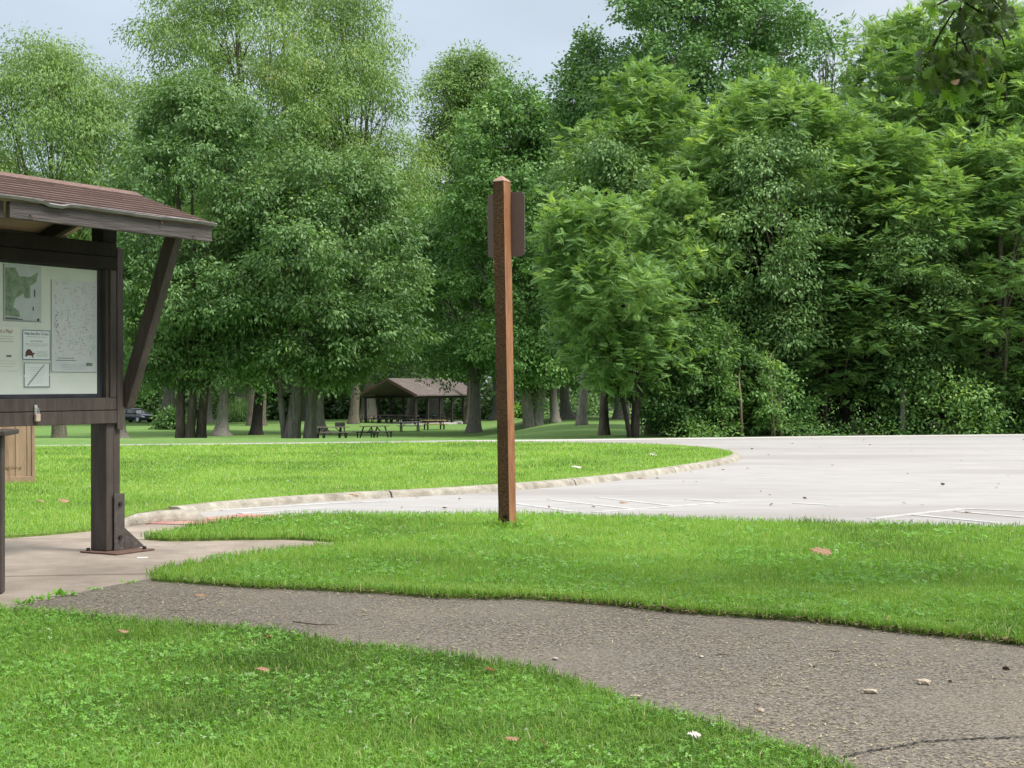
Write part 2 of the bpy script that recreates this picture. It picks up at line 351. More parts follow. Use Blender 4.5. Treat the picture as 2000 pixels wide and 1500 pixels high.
# concrete pad and walk (extends under the lawns that edge it)
pad = poly([(-500, 1250), (-500, 1045), (60, 1030), (200, 1022), (300, 1019), (420, 1019), (560, 1030), (760, 1040), (760, 1060), (300, 1150), (0, 1250)])
pad = pad
sheet('concrete_pad', pad, -.02, M['concrete'], skirt=.08)
b = MB()
for a, c in (((20, 1047), (330, 1049)), ((0, 1120), (330, 1114))):
    p, q = Vector((*gp(*a), 0)), Vector((*gp(*c), 0)); d = (q - p).normalized(); n_ = Vector((-d.y, d.x, 0)) * .006
    b.add([(v.x, v.y, -.0165) for v in (p - n_, q - n_, q + n_, p + n_)], [(0, 1, 2, 3)])
kind(b.build('pad_joint', M['groove']))
rampp = [gp(285, 1026, -.03), gp(320, 1017, -.05), gp(400, 1011, -.06), gp(480, 1004, LOT + .006), gp(560, 1006, LOT + .006), gp(430, 1026, -.02)]
sheet('curb_ramp', rampp, 0, M['red_pad'], zs=[-.014, -.03, -.055, LOT + .008, LOT + .008, -.014])
# asphalt path
seam = [(300, 1129), (220, 1143), (140, 1160), (70, 1176), (20, 1186), (-120, 1210)]
asp = [gp(*p) for p in [(2300, 1240), (1400, 1150), (850, 1120), (420, 1110)]] + [gp(*p, -.015) for p in seam] + [(-2.6, 6.9), (-2.5, 6.0), (0, 3.2), (6, 1), (8, 5)]
sheet('asphalt_path', wob(asp, .008, .15), -.0155, M['asphalt'])

# lawns
pe = [(300, 1130), (400, 1137), (500, 1144), (620, 1148), (740, 1154), (850, 1163), (1000, 1164), (1150, 1174), (1270, 1185), (1400, 1196), (1550, 1206), (1700, 1222), (1850, 1238), (2000, 1254), (2300, 1290), (2900, 1370)]
mid = [(2900, 1089), (2300, 1049), (2000, 1030), (1750, 1024), (1500, 1019), (1250, 1011), (1100, 1007), (980, 1005), (800, 1005), (650, 1006), (560, 1009), (450, 1018), (380, 1028), (320, 1042), (283, 1049), (330, 1052), (450, 1050), (560, 1049), (702, 1057), (650, 1065), (550, 1075), (460, 1088), (390, 1098), (330, 1110), (296, 1126)]
MIDL = wob(poly(pe + mid), .028, .13, 3)
sheet('middle_lawn', MIDL, 0, M['lawn_soil'], skirt=.1)
ne = [(-400, 1180), (0, 1195), (100, 1200), (200, 1210), (350, 1222), (500, 1235), (600, 1250), (700, 1265), (900, 1290), (1050, 1312), (1150, 1347), (1250, 1387), (1330, 1405), (1400, 1422), (1500, 1460), (1620, 1500), (1800, 1600)]
NEARL = wob(poly(ne) + [(.9, 2.6), (0, 1.2), (-6, 1), (-6, 7)], .03, .12, 4)
sheet('near_lawn', NEARL, 0, M['lawn_soil'], skirt=.1)
kin = [(236, 1012), (262, 1003), (330, 991), (380, 985), (500, 974), (600, 967.5), (700, 961), (850, 955), (970, 947), (1080, 939), (1200, 927), (1300, 914), (1380, 902), (1420, 893.5), (1433, 888), (1428, 882), (1400, 876.5), (1340, 871), (1250, 867), (1100, 864.5), (900, 864), (500, 868.5), (60, 872.5), (-300, 876)]
KIN = [Vector((*gp(u, v), 0)) for u, v in kin]
BACKL = [(p.x, p.y) for p in KIN] + [(-22, 26.6), (-22, 11)] + poly([(-300, 1062), (0, 1047), (90, 1041), (175, 1033), (215, 1022)])
sheet('back_lawn', BACKL, 0, M['lawn_soil'], skirt=.1)
# kerb: rounded concrete segments with open joints
b = MB(); kp = KIN[2:]
dens = []
for i in range(len(kp) - 1):
    L = (kp[i + 1] - kp[i]).length; n_ = max(1, int(L / .25))
    for k in range(n_): dens.append(kp[i].lerp(kp[i + 1], k / n_))
dens.append(kp[-1])
for _ in range(3): dens = [dens[0]] + [(dens[i - 1] + dens[i] * 2 + dens[i + 1]) / 4 for i in range(1, len(dens) - 1)] + [dens[-1]]
acc = 0; seg = []; segs = []
rg = random.Random(5)
for i in range(len(dens)):
    seg.append(i)
    if i and (dens[i] - dens[i - 1]).length: acc += (dens[i] - dens[i - 1]).length
    if acc > 2.6: segs.append(seg); seg = [i]; acc = 0
segs.append(seg)
for sg in segs:
    if len(sg) < 2: continue
    dz = rg.uniform(-.006, .006); rings = []
    for q, i in enumerate(sg):
        p = dens[i]; t = (dens[min(i + 1, len(dens) - 1)] - dens[max(i - 1, 0)]).normalized(); nn = Vector((t.y, -t.x, 0))
        if q == 0: p = p + t * .012
        if q == len(sg) - 1: p = p - t * .012
        rings.append([p + nn * o_ + Vector((0, 0, z_ + dz + .004)) for o_, z_ in ((-.02, -.11), (-.02, .0), (.0, .002), (.09, .002), (.118, -.008), (.135, -.028), (.17, -.11))])
    k = len(b.v); n_ = 7
    for r_ in rings: b.v += [tuple(p) for p in r_]
    for a_ in range(len(rings) - 1):
        for j in range(n_): b.f.append((k + a_ * n_ + j, k + a_ * n_ + (j + 1) % n_, k + (a_ + 1) * n_ + (j + 1) % n_, k + (a_ + 1) * n_ + j)); b.mi.append(0)
    b.f += [tuple(k + j for j in range(n_)), tuple(k + (len(rings) - 1) * n_ + j for j in range(n_))]; b.mi += [0, 0]
kind(b.build('kerb', M['kerb']))
# the rounded kerb return at the end of the walk
b = MB(); pp = [gp(u, v, -.02) for u, v in ((225, 1034), (262, 1026), (310, 1020), (355, 1017), (385, 1016), (398, 1016))]
hh = [.06, .085, .09, .085, .065, .012]; k = len(b.v)
for (x, y), h_ in zip(pp, hh):
    for o_, z_ in ((-.02, -.08), (-.01, h_ * .6), (.03, h_), (.13, h_), (.17, h_ * .6), (.18, -.08)): b.v.append((x - o_ * .1, y + o_, -.02 + z_))
for a_ in range(5):
    for j in range(6): b.f.append((a_ * 6 + j, a_ * 6 + (j + 1) % 6, (a_ + 1) * 6 + (j + 1) % 6, (a_ + 1) * 6 + j)); b.mi.append(0)
b.f += [tuple(range(6)), tuple(range(30, 36))]; b.mi += [0, 0]
kind(b.build('kerb_return', M['kerb'], smooth=True))
# cracks in the asphalt
def crack(px, w0, seed):
    rg = random.Random(seed); pts = []
    for i in range(len(px) - 1):
        a, c = gp(*px[i], -.015), gp(*px[i + 1], -.015); n_ = 14
        for k in range(n_): t = k / n_; pts.append((a[0] + (c[0] - a[0]) * t + rg.uniform(-.006, .006), a[1] + (c[1] - a[1]) * t + rg.uniform(-.008, .008)))
    b = MB(); k = 0
    for i, (x, y) in enumerate(pts):
        w_ = w0 * rg.uniform(.3, 1.3); b.v += [(x, y - w_, -.0115), (x, y + w_, -.0115)]
    for i in range(len(pts) - 1): b.f.append((2 * i, 2 * i + 2, 2 * i + 3, 2 * i + 1)); b.mi.append(0)
    return kind(b.build('path_crack', M['crack']))
crack([(1640, 1482), (1700, 1467), (1745, 1462), (1800, 1450), (1900, 1444), (2010, 1440), (2150, 1430)], .006, 1)
crack([(1890, 1303), (1940, 1325), (2010, 1336), (2080, 1340)], .004, 2)
# far park road on the slope behind the trees
def strip(px, wid, name, m):
    pts = [at(u, v, 100)[:2] for u, v in px]; dn = []
    for i in range(len(pts) - 1):
        n_ = max(1, int(math.dist(pts[i], pts[i + 1]) / 1.0))
        for k in range(n_): t = k / n_; dn.append((pts[i][0] * (1 - t) + pts[i + 1][0] * t, pts[i][1] * (1 - t) + pts[i + 1][1] * t))
    b = MB()
    for i, (x, y) in enumerate(dn):
        for k in range(5): yy = y + wid * k / 4; b.v.append((x, yy, float(H(x, yy)) + .03))
    for i in range(len(dn) - 1):
        for k in range(4): b.f.append((5 * i + k, 5 * i + 5 + k, 5 * i + 6 + k, 5 * i + 1 + k)); b.mi.append(0)
    return kind(b.build(name, m))
strip([(-150, 824), (100, 822), (240, 821), (330, 820), (450, 819), (560, 817), (640, 815), (700, 813)], 6, 'park_road', M['gutter'])

# ------------------------------------------------------------------ grass
def inpoly(P, pl):
    x, y = P[:, 0], P[:, 1]; c = np.zeros(len(P), bool); n = len(pl)
    for i in range(n):
        x1, y1 = pl[i]; x2, y2 = pl[(i + 1) % n]
        if y1 == y2: continue
        t = (y1 > y) != (y2 > y); xx = (x2 - x1) * (y - y1) / (y2 - y1) + x1; c ^= t & (x < xx)
    return c
def vnoise(P, s, seed=0):
    rg = np.random.default_rng(seed); G = rg.random((64, 64)); q = P[:, :2] / s; i = np.floor(q).astype(int); f = q - i; f = f * f * (3 - 2 * f)
    g = lambda a, b_: G[a % 64, b_ % 64]
    return (g(i[:, 0], i[:, 1]) * (1 - f[:, 0]) + g(i[:, 0] + 1, i[:, 1]) * f[:, 0]) * (1 - f[:, 1]) + (g(i[:, 0], i[:, 1] + 1) * (1 - f[:, 0]) + g(i[:, 0] + 1, i[:, 1] + 1) * f[:, 0]) * f[:, 1]
def scatter(pl, ylo, yhi, dens, rng, grow=None):
    pl_ = pl; x1 = yhi / 3 + 1.3; n = int((yhi - ylo) * 2 * x1 * dens); P = np.stack([rng.uniform(-x1, x1, n), rng.uniform(ylo, yhi, n)], 1)
    P = P[np.abs(P[:, 0]) < P[:, 1] / 3 + 1.2]; return P[inpoly(P, pl_)]
def blades(P, h, wd, rng, seg2=True, lean=.95, tb=.45, z0=-.004):
    n = len(P); az = rng.uniform(0, 2 * PI, n); ln = rng.random(n) ** .9 * lean + .12
    hh = h * rng.uniform(.5, 1.25, n) * (.75 + .5 * vnoise(P, .35, 3)); ww = wd * rng.uniform(.6, 1.3, n)
    side = np.stack([np.cos(az), np.sin(az), np.zeros(n)], 1); ld = az + PI / 2 + rng.uniform(-.6, .6, n)
    dr = np.stack([np.cos(ld), np.sin(ld), np.zeros(n)], 1)
    b0 = np.concatenate([P, np.full((n, 1), z0)], 1); up = np.array([0, 0, 1.])
    md = b0 + dr * (hh * ln * .35)[:, None] + up * (hh * .6)[:, None]
    tp = b0 + dr * (hh * ln * 1.15)[:, None] + up * (hh * np.clip(1.05 - ln * .45, .3, 1))[:, None]
    s = side * ww[:, None] / 2
    ti = np.clip(tb + rng.normal(0, .16, n) + .5 * (vnoise(P, .9, 5) - .5) + .25 * (vnoise(P, .25, 9) - .5), 0, .86); dry = rng.random(n) < .035; ti[dry] = 1
    if seg2:
        V = np.concatenate([np.stack([b0 - s, b0 + s, md + s * .9, md - s * .9], 1), np.stack([md - s * .9, md + s * .9, tp + s * .15, tp - s * .15], 1)])
        return V, np.concatenate([ti, ti])
    return np.stack([b0 - s, b0 + s, tp + s * .25, tp - s * .25], 1), ti
def grass(name, parts, m='grass'):
    V = np.concatenate([p[0] for p in parts]); t = np.concatenate([p[1] for p in parts])
    return kind(link(name, quadmesh(name, V, t), M[m]), 'stuff')
rng = np.random.default_rng(11)
parts = []
for y0, y1, dn, h_, w_ in ((3.9, 5.2, 15000, .045, .0034), (5.2, 7.0, 13000, .042, .0036), (7.0, 9.0, 9000, .04, .0042)):
    parts.append(blades(scatter(NEARL, y0, y1, dn, rng), h_, w_, rng, tb=.36))
grass('near_grass', parts)
parts = []
for y0, y1, dn, h_, w_ in ((6.0, 8.5, 9000, .042, .0045), (8.5, 11, 6500, .042, .005), (11, 14.2, 4500, .042, .006)):
    parts.append(blades(scatter(MIDL, y0, y1, dn, rng), h_, w_, rng, seg2=y0 < 8))
# ragged longer blades along the edges
ed = np.array(MIDL); E = []
for i in range(len(ed) - 1):
    a, c = ed[i], ed[i + 1]
    if abs(a[0]) > a[1] / 3 + 1.3: continue
    m_ = int(np.linalg.norm(c - a) * 260); t = rng.random((m_, 1)); E.append(a + (c - a) * t + rng.normal(0, .022, (m_, 2)))
parts.append(blades(np.concatenate(E), .06, .0045, rng, lean=1.0, tb=.32))
x_, y_ = gp(990, 1031); an = rng.uniform(0, 2 * PI, 420); ra_ = .07 + rng.random(420) ** 2 * .12; parts.append(blades(np.stack([x_ + ra_ * np.cos(an), y_ + .04 + ra_ * np.sin(an)], 1), .085, .005, rng, lean=.8, tb=.4))
grass('middle_grass', parts)
ed = np.array(NEARL[:140]); E = []
for i in range(len(ed) - 1):
    a, c = ed[i], ed[i + 1]
    if a[1] < 3.8 or abs(a[0]) > a[1] / 3 + 1.3: continue
    m_ = int(np.linalg.norm(c - a) * 350); t = rng.random((m_, 1)); E.append(a + (c - a) * t + rng.normal(0, .02, (m_, 2)))
grass('path_edge_grass', [blades(np.concatenate(E), .055, .0036, rng, lean=1.0, tb=.35)])
parts = []
for y0, y1, dn, h_, w_ in ((10.5, 15, 2600, .04, .0075), (15, 20, 1500, .04, .010), (20, 31.5, 750, .045, .015)):
    parts.append(blades(scatter(BACKL, y0, y1, dn, rng), h_, w_, rng, seg2=False, tb=.5))
grass('back_grass', parts)

def clover(pl, y0, y1, dn, size, seed, thr=.42):
    rg = np.random.default_rng(seed); P = scatter(pl, y0, y1, dn, rg); P = P[vnoise(P, .38, seed) + .35 * (rg.random(len(P)) - .5) > thr]; n = len(P)
    V = []; T = []; hz = rg.uniform(.012, .042, n); a0 = rg.uniform(0, 2 * PI, n); tl = rg.normal(0, .35, (n, 2)); sz = size * rg.uniform(.6, 1.25, n); tt = np.clip(.45 + rg.normal(0, .2, n), 0, .9); tt[rg.random(n) < .03] = 1
    for k in range(3):
        a = a0 + k * 2 * PI / 3; ca, sa = np.cos(a), np.sin(a)
        def pt(r, s_):
            dx = ca * r - sa * s_; dy = sa * r + ca * s_
            return np.stack([P[:, 0] + dx * sz, P[:, 1] + dy * sz, hz + (dx * tl[:, 0] + dy * tl[:, 1]) * sz], 1)
        V.append(np.stack([pt(0, 0), pt(.62, .42), pt(1, 0), pt(.62, -.42)], 1)); T.append(tt)
    return np.concatenate(V), np.concatenate(T)
grass('near_clover', [clover(NEARL, 3.9, 8.6, 2300, .0102, 21, .52)], 'clover')
grass('middle_clover', [clover(MIDL, 6, 10, 1300, .014, 22, .5), clover(MIDL, 10, 14, 350, .018, 23, .5)], 'clover')
# broad-leaved weeds (plantain) in the near lawn
rg = np.random.default_rng(31); P = scatter(NEARL, 3.9, 7, 14, rg); V = []; T = []
for p in P:
    n = rg.integers(4, 8); a = rg.uniform(0, 2 * PI, n)
    for k in range(n):
        L_ = rg.uniform(.02, .045); d = np.array([math.cos(a[k]), math.sin(a[k]), .45]); s_ = np.array([-math.sin(a[k]), math.cos(a[k]), 0]) * L_ * .3
        o_ = np.array([p[0], p[1], .01]); V.append([o_, o_ + d * L_ * .55 + s_, o_ + d * L_ * np.array([1, 1, .6]), o_ + d * L_ * .55 - s_]); T.append(rg.uniform(.3, 1))
grass('lawn_weeds', [(np.array(V), np.array(T))], 'clover')
# tiny white clover heads and pale petals scattered on the lawns
V = []
for pl, y0, y1, dn, s_ in ((NEARL, 3.9, 7, 2, .006), (MIDL, 6, 13.5, 1.8, .0065), (BACKL, 11, 28, 1.1, .010)):
    for p in scatter(pl, y0, y1, dn, rg):
        z = rg.uniform(.03, .05); q = s_ * rg.uniform(.6, 1.4)
        for k in range(3):
            a = k * PI / 3; d = np.array([math.cos(a), math.sin(a), 0]) * q; u_ = np.array([0, 0, q * .8]); o_ = np.array([p[0], p[1], z])
            V.append([o_ - d - u_ * .3, o_ - u_, o_ + d - u_ * .3, o_ + u_])
kind(link('clover_flowers', quadmesh('clover_flowers', np.array(V)), M['flower']), 'stuff')
# brown leaf bits and dead blades caught along the edge of the middle lawn
ed = np.array(MIDL); E = []
for i in range(len(ed) - 1):
    a, c = ed[i], ed[i + 1]; u_ = CX + F * a[0] / max(a[1], .1)
    if a[1] > 9.3 or u_ < 320 or u_ > 2100: continue
    m_ = int(np.linalg.norm(c - a) * (240 + 420 * min(1, max(0, (u_ - 800) / 500)))); t = rg.random((m_, 1)); E.append(a + (c - a) * t + rg.normal(0, .022, (m_, 2)) - np.array([0, .016]))
E = np.concatenate(E); n = len(E); a = rg.uniform(0, 2 * PI, n); L_ = rg.uniform(.008, .032, n); d = np.stack([np.cos(a), np.sin(a), rg.uniform(-.1, .45, n)], 1); sd_ = np.stack([-np.sin(a), np.cos(a), rg.normal(0, .3, n)], 1)
o_ = np.concatenate([E, rg.uniform(-.009, .012, (n, 1))], 1); W2 = (L_ * rg.uniform(.08, .32, n))[:, None]
kind(link('edge_litter', quadmesh('edge_litter', np.stack([o_, o_ + d * L_[:, None] * .5 + sd_ * W2, o_ + d * L_[:, None], o_ + d * L_[:, None] * .5 - sd_ * W2], 1), rg.random(n) ** 1.3), M['litter']), 'stuff')
# leaf bits blown over the lot
n = 90; yy = rng.uniform(14, 34, n); xx = rng.uniform(-.1, .36, n) * yy; a = rng.uniform(0, 2 * PI, n); d = np.stack([np.cos(a), np.sin(a), rng.uniform(0, .5, n)], 1) * rng.uniform(.02, .07, (n, 1)); sd_ = np.stack([-np.sin(a), np.cos(a), rng.uniform(-.3, .3, n)], 1) * rng.uniform(.01, .03, (n, 1))
o_ = np.stack([xx, yy, np.full(n, LOT + .006)], 1); keep = ~inpoly(o_, BACKL) & ~inpoly(o_, MIDL); V = np.stack([o_, o_ + d * .5 + sd_, o_ + d, o_ + d * .5 - sd_], 1)[keep]
kind(link('lot_litter', quadmesh('lot_litter', V, rng.random(len(V)) * .8 + .15), M['litter']), 'stuff')
# dry clippings lying on the path
n = 52000; P = np.stack([rng.uniform(-3.5, 5.5, n), rng.uniform(3.8, 9.6, n)], 1); P = P[np.abs(P[:, 0]) < P[:, 1] / 3 + 1]
P = P[inpoly(P, asp) & ~inpoly(P, NEARL) & ~inpoly(P, MIDL)]; P = P[vnoise(P, .5, 8) + .5 * (rng.random(len(P)) - .5) > .36]; n = len(P)
a = rng.uniform(0, 2 * PI, n); L_ = rng.uniform(.006, .028, n); W_ = rng.uniform(.0012, .0028, n)
d = np.stack([np.cos(a), np.sin(a), rng.normal(0, .12, n)], 1); s_ = np.stack([-np.sin(a), np.cos(a), np.zeros(n)], 1) * W_[:, None]; o_ = np.concatenate([P, np.full((n, 1), -.0105)], 1)
bend = s_ * rng.normal(0, 2, (n, 1))
V = np.concatenate([np.stack([o_ - s_, o_ + s_, o_ + d * L_[:, None] * .5 + s_ + bend, o_ + d * L_[:, None] * .5 - s_ + bend], 1), np.stack([o_ + d * L_[:, None] * .5 - s_ + bend, o_ + d * L_[:, None] * .5 + s_ + bend, o_ + d * L_[:, None] + s_, o_ + d * L_[:, None] - s_], 1)])
t = rng.random(n); kind(link('grass_clippings', quadmesh('grass_clippings', V, np.concatenate([t, t])), M['straw']), 'stuff')

# ------------------------------------------------------------------ notice kiosk
K = empty('notice_kiosk', (-2.77, 10.49, -.018), R(60))
tag(K, 'dark brown wooden notice kiosk with shingled roof and glazed board standing on concrete pad', 'kiosk')
KO = Vector((-2.77, 10.49, 0)); KU = Vector((.5, math.sqrt(.75), 0)); KN = Vector((math.sqrt(.75), -.5, 0))
def kpix(u, v, t=0.0):
    """pixel -> (s along the panel, height) on the kiosk plane standing t in front of the post face"""
    o_ = KO + KN * t; r_ = (u - CX) / F
    s = (r_ * o_.y - o_.x) / (KU.x - r_ * KU.y); Y = o_.y + s * KU.y
    return s, EYE + .018 + (HZ - v) * Y / F
def kb(mb, s0, s1, t0, t1, z0, z1, mi=0): return mb.box(s0, s1, -t1, -t0, z0, z1, mi)
W_, D_ = M['kiosk_wood'], M['kiosk_shade']
for s0 in (0, -2.45):
    b = MB(); kb(b, s0, s0 + .068, -.15, 0, .012, 2.1); kb(b, s0 + .071, s0 + .135, -.148, -.004, .012, 2.1); b.mi = [0] * len(b.f)
    b.build('post', W_, K, bev=.004)
    b = MB(); kb(b, s0 - .03, s0 + .10, -.11, .0, 2.122, 2.27); b.build('post_block', D_, K, bev=.003)
    b = MB()
    T0 = Vector((s0 + .182, -.0, 1.0)); T1 = Vector((s0 + .182, -.49, 2.27)); b.bar(T0, T1, .075, .10, (0, 1, .3)); b.build('brace', W_, K, bev=.004)
    # steel shoe
    b = MB(); kb(b, s0 + .055, s0 + .155, .012, .02, .012, .40); bk = b.build('bracket', M['bracket'], K, bev=.002)
    b = MB()
    for z_ in (.33, .10): MB().tube([(s0 + .105, -.021, z_), (s0 + .105, -.036, z_)], [.014, .014], 6).build('bolt', M['iron'], bk)
    b = MB(); b.prism([(s0 + .157, .012), (s0 + .157, .16), (s0 + .33, .03), (s0 + .35, .012)], -.018, -.010); b.build('gusset', M['bracket'], K)
    b = MB(); b.box(s0 - .07, s0 + .30, -.16, .18, 0, .010); bp_ = b.build('base_plate', M['rust'], K, bev=.002)
    b = MB()
    for x_, y_ in ((s0 - .03, .14), (s0 + .24, -.12), (s0 + .24, .12)): MB().tube([(x_, y_, .01), (x_, y_, .03)], [.014, .014], 6).build('nut', M['iron'], bp_)
SL = -2.31
b = MB(); kb(b, SL, -.035, -.125, -.11, .9, 2.0); b.build('back_panel', W_, K)
b = MB(); sg, _ = kpix(191, 600, -.04); kb(b, SL + .1, sg - .002, -.105, -.045, 1.085, 1.93); b.build('display_board', M['board'], K)
b = MB(); s2, _ = kpix(216, 600, .018); s3, _ = kpix(228, 600, .018)
kb(b, sg, s2 - .0, -.109, -.038, 1.062, 1.96); kb(b, SL, sg - .001, -.108, -.039, 1.062, 1.088); kb(b, SL, sg - .001, -.108, -.039, 1.928, 1.96); b.build('inner_frame', M['slate'], K)
b = MB(); kb(b, s2 + .001, s3, -.03, .018, 1.062, 1.935); kb(b, SL - .05, s3, -.03, .018, .977, 1.060)
b.build('door_frame', W_, K, bev=.003)
b = MB(); kb(b, s3 + .003, .14, .001, .022, .84, 2.085); b.build('edge_board', W_, K, bev=.002)
b = MB(); kb(b, SL - .05, s3, -.03, .022, .885, .972); b.build('lower_rail', W_, K, bev=.003)
b = MB(); kb(b, SL - .05, s3, -.06, .03, 1.94, 2.02); kb(b, SL - .05, s3 - .004, -.06, .022, 2.024, 2.118); b.build('header', D_, K, bev=.003)
# hasp
s_, z_ = kpix(71, 800, .03)
b = MB(); kb(b, s_ - .012, s_ + .012, .0235, .028, .955, 1.02); b.build('hasp', M['steel'], K, bev=.001)
lock = empty('padlock', KO + KU * s_ + KN * .04 + Vector((0, 0, z_ - .075)), R(60)); tag(lock, 'small weathered brass padlock hanging from steel hasp on the kiosk board', 'padlock')
b = MB(); b.box(-.02, .02, -.011, .011, -.02, .03); b.build('lock_body', M['brass'], lock, bev=.004)
b = MB(); b.tube([(-.012, 0, .028), (-.012, 0, .055), (-.006, 0, .066), (.006, 0, .066), (.012, 0, .055), (.012, 0, .028)], [.0035] * 6, 8); b.build('shackle', M['steel'], lock)
# roof: two shingled slopes; courses are real steps
RS0, RS1 = -3.0, .286
b = MB(); nco = 9
for sgn in (1, -1):
    for i in range(nco):
        a0 = i / nco; a1 = (i + 1) / nco
        t_hi, t_lo = .70 * a0, .70 * a1 + .02; z_hi, z_lo = 2.472 - .238 * a0, 2.472 - .238 * a1
        rgi = random.Random(i * 7 + (sgn > 0)); s = RS0
        while s < RS1 - .01:
            e_ = min(RS1 + rgi.uniform(-.004, .006), s + rgi.uniform(.24, .36))
            if RS1 - e_ < .1: e_ = RS1 + rgi.uniform(-.004, .006)
            jz = rgi.uniform(0, .003)
            vs = [(s, -sgn * t_hi, z_hi + .002), (e_ - .004, -sgn * t_hi, z_hi + .002), (e_ - .004, -sgn * t_lo, z_lo + .007 + jz), (s, -sgn * t_lo, z_lo + .007 + jz),
                  (s, -sgn * t_hi, z_hi - .012), (e_ - .004, -sgn * t_hi, z_hi - .012), (e_ - .004, -sgn * t_lo, z_lo - .001), (s, -sgn * t_lo, z_lo - .001)]
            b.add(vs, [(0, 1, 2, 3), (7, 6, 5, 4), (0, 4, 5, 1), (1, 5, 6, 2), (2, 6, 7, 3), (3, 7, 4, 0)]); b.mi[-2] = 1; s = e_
roof = b.build('roof', [M['shingle'], M['shingle_edge_shade']], K)
b = MB()
for i in range(12):
    s0 = RS0 + (RS1 - RS0) * i / 12; b.add([(s0, -.07, 2.462), (s0 + .272, -.07, 2.462), (s0 + .272, 0, 2.497), (s0, 0, 2.497), (s0, .07, 2.462), (s0 + .272, .07, 2.462)], [(0, 1, 2, 3), (3, 2, 5, 4)])
b.build('ridge_cap', M['shingle'], roof)
b = MB()      # deck under the shingles
for sgn in (1, -1):
    b.add([(RS0 + .01, 0, 2.463), (RS1 - .006, 0, 2.463), (RS1 - .006, -sgn * .68, 2.232), (RS0 + .01, -sgn * .68, 2.232), (RS0 + .01, 0, 2.445), (RS1 - .006, 0, 2.445), (RS1 - .006, -sgn * .68, 2.214), (RS0 + .01, -sgn * .68, 2.214)],
          [(0, 1, 2, 3), (7, 6, 5, 4), (0, 4, 5, 1), (1, 5, 6, 2), (2, 6, 7, 3), (3, 7, 4, 0)])
b.build('soffit', M['plywood'], roof)
b = MB(); rg = random.Random(4); n_ = 40   # wavy metal drip edge along the front eave
for i in range(n_ + 1):
    s = -1.75 + (RS1 + .02 + 1.75) * i / n_; dz = .004 * math.sin(i * .31) * math.sin(i * .13 + 1) + rg.uniform(-.002, .002) - (.012 if 11 <= i <= 13 else 0); b.v += [(s, -.69, 2.250), (s, -.728, 2.236 + dz), (s, -.715, 2.220 + dz)]
for i in range(n_): b.f += [(3 * i, 3 * i + 3, 3 * i + 4, 3 * i + 1), (3 * i + 1, 3 * i + 4, 3 * i + 5, 3 * i + 2)]; b.mi += [0, 0]
b.build('drip_edge', M['drip'], roof)
b = MB(); kb(b, -1.46, RS1, .655, .69, 2.118, 2.214); kb(b, RS0, -1.47, .62, .65, 2.118, 2.214); kb(b, RS0, RS1, -.69, -.66, 2.118, 2.214); fas = b.build('fascia', M['fascia'], K, bev=.002)
b = MB()
for u_, v_ in ((60, 426), (314, 437), (379, 466)):
    s_, z_ = kpix(u_, v_, .70); MB().tube([(s_, -.691, z_ + .018), (s_, -.705, z_ + .015), (s_ + .004, -.712, z_), (s_, -.704, z_ - .012)], [.0035] * 4, 6).build('hook', M['rust'], fas)
b = MB()      # rafters at the posts
for s0 in (-.02, -2.4):
    for sgn in (1, -1): MB().bar((s0 + .04, -sgn * .02, 2.40), (s0 + .04, -sgn * .64, 2.172), .05, .08).build('rafter', D_, roof)
b = MB(); b.box(RS0 + .05, RS1 - .03, -.04, .04, 2.32, 2.43); b.build('ridge_beam', D_, roof)

# ---- papers pinned inside the kiosk
fnt = bpy.data.fonts[0] if bpy.data.fonts else None
def text_mesh(name, txt, h, m, parent, x, z, y=-.0016, align='CENTER', sx=1):
    cu = bpy.data.curves.new(name, 'FONT'); cu.body = txt; cu.size = h; cu.align_x = align; cu.fill_mode = 'FRONT'
    to = bpy.data.objects.new('tmp', cu); C.objects.link(to); dg = bpy.context.evaluated_depsgraph_get(); dg.update()
    me = bpy.data.meshes.new_from_object(to.evaluated_get(dg)); bpy.data.objects.remove(to)
    me.transform(Matrix.Rotation(PI / 2, 4, 'X') @ Matrix.Diagonal((sx, 1, 1, 1))); me.transform(Matrix.Translation((x, y, z)))
    me.materials.clear(); me.materials.append(m)
    return link(name, me, None, parent)
def paper(name, label, cat, px, m, t=-.042, curl=.004, seed=1):
    """px: left, right, top, bottom pixels of the sheet (tops/bottoms at its middle)"""
    um = (px[0] + px[1]) / 2; s0, _ = kpix(px[0], px[2], t); s1, _ = kpix(px[1], px[2], t)
    _, z1 = kpix(um, px[2], t); _, z0 = kpix(um, px[3], t); w_ = s1 - s0; h_ = z1 - z0
    r_ = empty(name, KO + KU * (s0 + s1) / 2 + KN * t + Vector((0, 0, z0 - .018)), R(60)); tag(r_, label, cat)
    b = MB(); nx_, nz_ = 8, 8; rg = random.Random(seed)
    for side in (0, .0012):
        for j in range(nz_ + 1):
            for i in range(nx_ + 1):
                fx, fz = i / nx_, j / nz_; b.v.append((w_ * (fx - .5), side, h_ * fz))
    n1 = (nx_ + 1) * (nz_ + 1)
    for j in range(nz_):
        for i in range(nx_):
            a = j * (nx_ + 1) + i; b.f += [(a, a + 1, a + nx_ + 2, a + nx_ + 1), (n1 + a, n1 + a + nx_ + 1, n1 + a + nx_ + 2, n1 + a + 1)]; b.mi += [0, 0]
    b.build('sheet', m, r_); return r_, w_, h_
def flat(r_, rects, m, name='print', y=-.0012):
    b = MB()
    for k, (x0, x1, z0, z1) in enumerate(rects):
        yy = y - .0001 * (k % 3); b.add([(x0, yy, z0), (x1, yy, z0), (x1, yy, z1), (x0, yy, z1)], [(0, 1, 2, 3)])
    return b.build(name, m, r_)
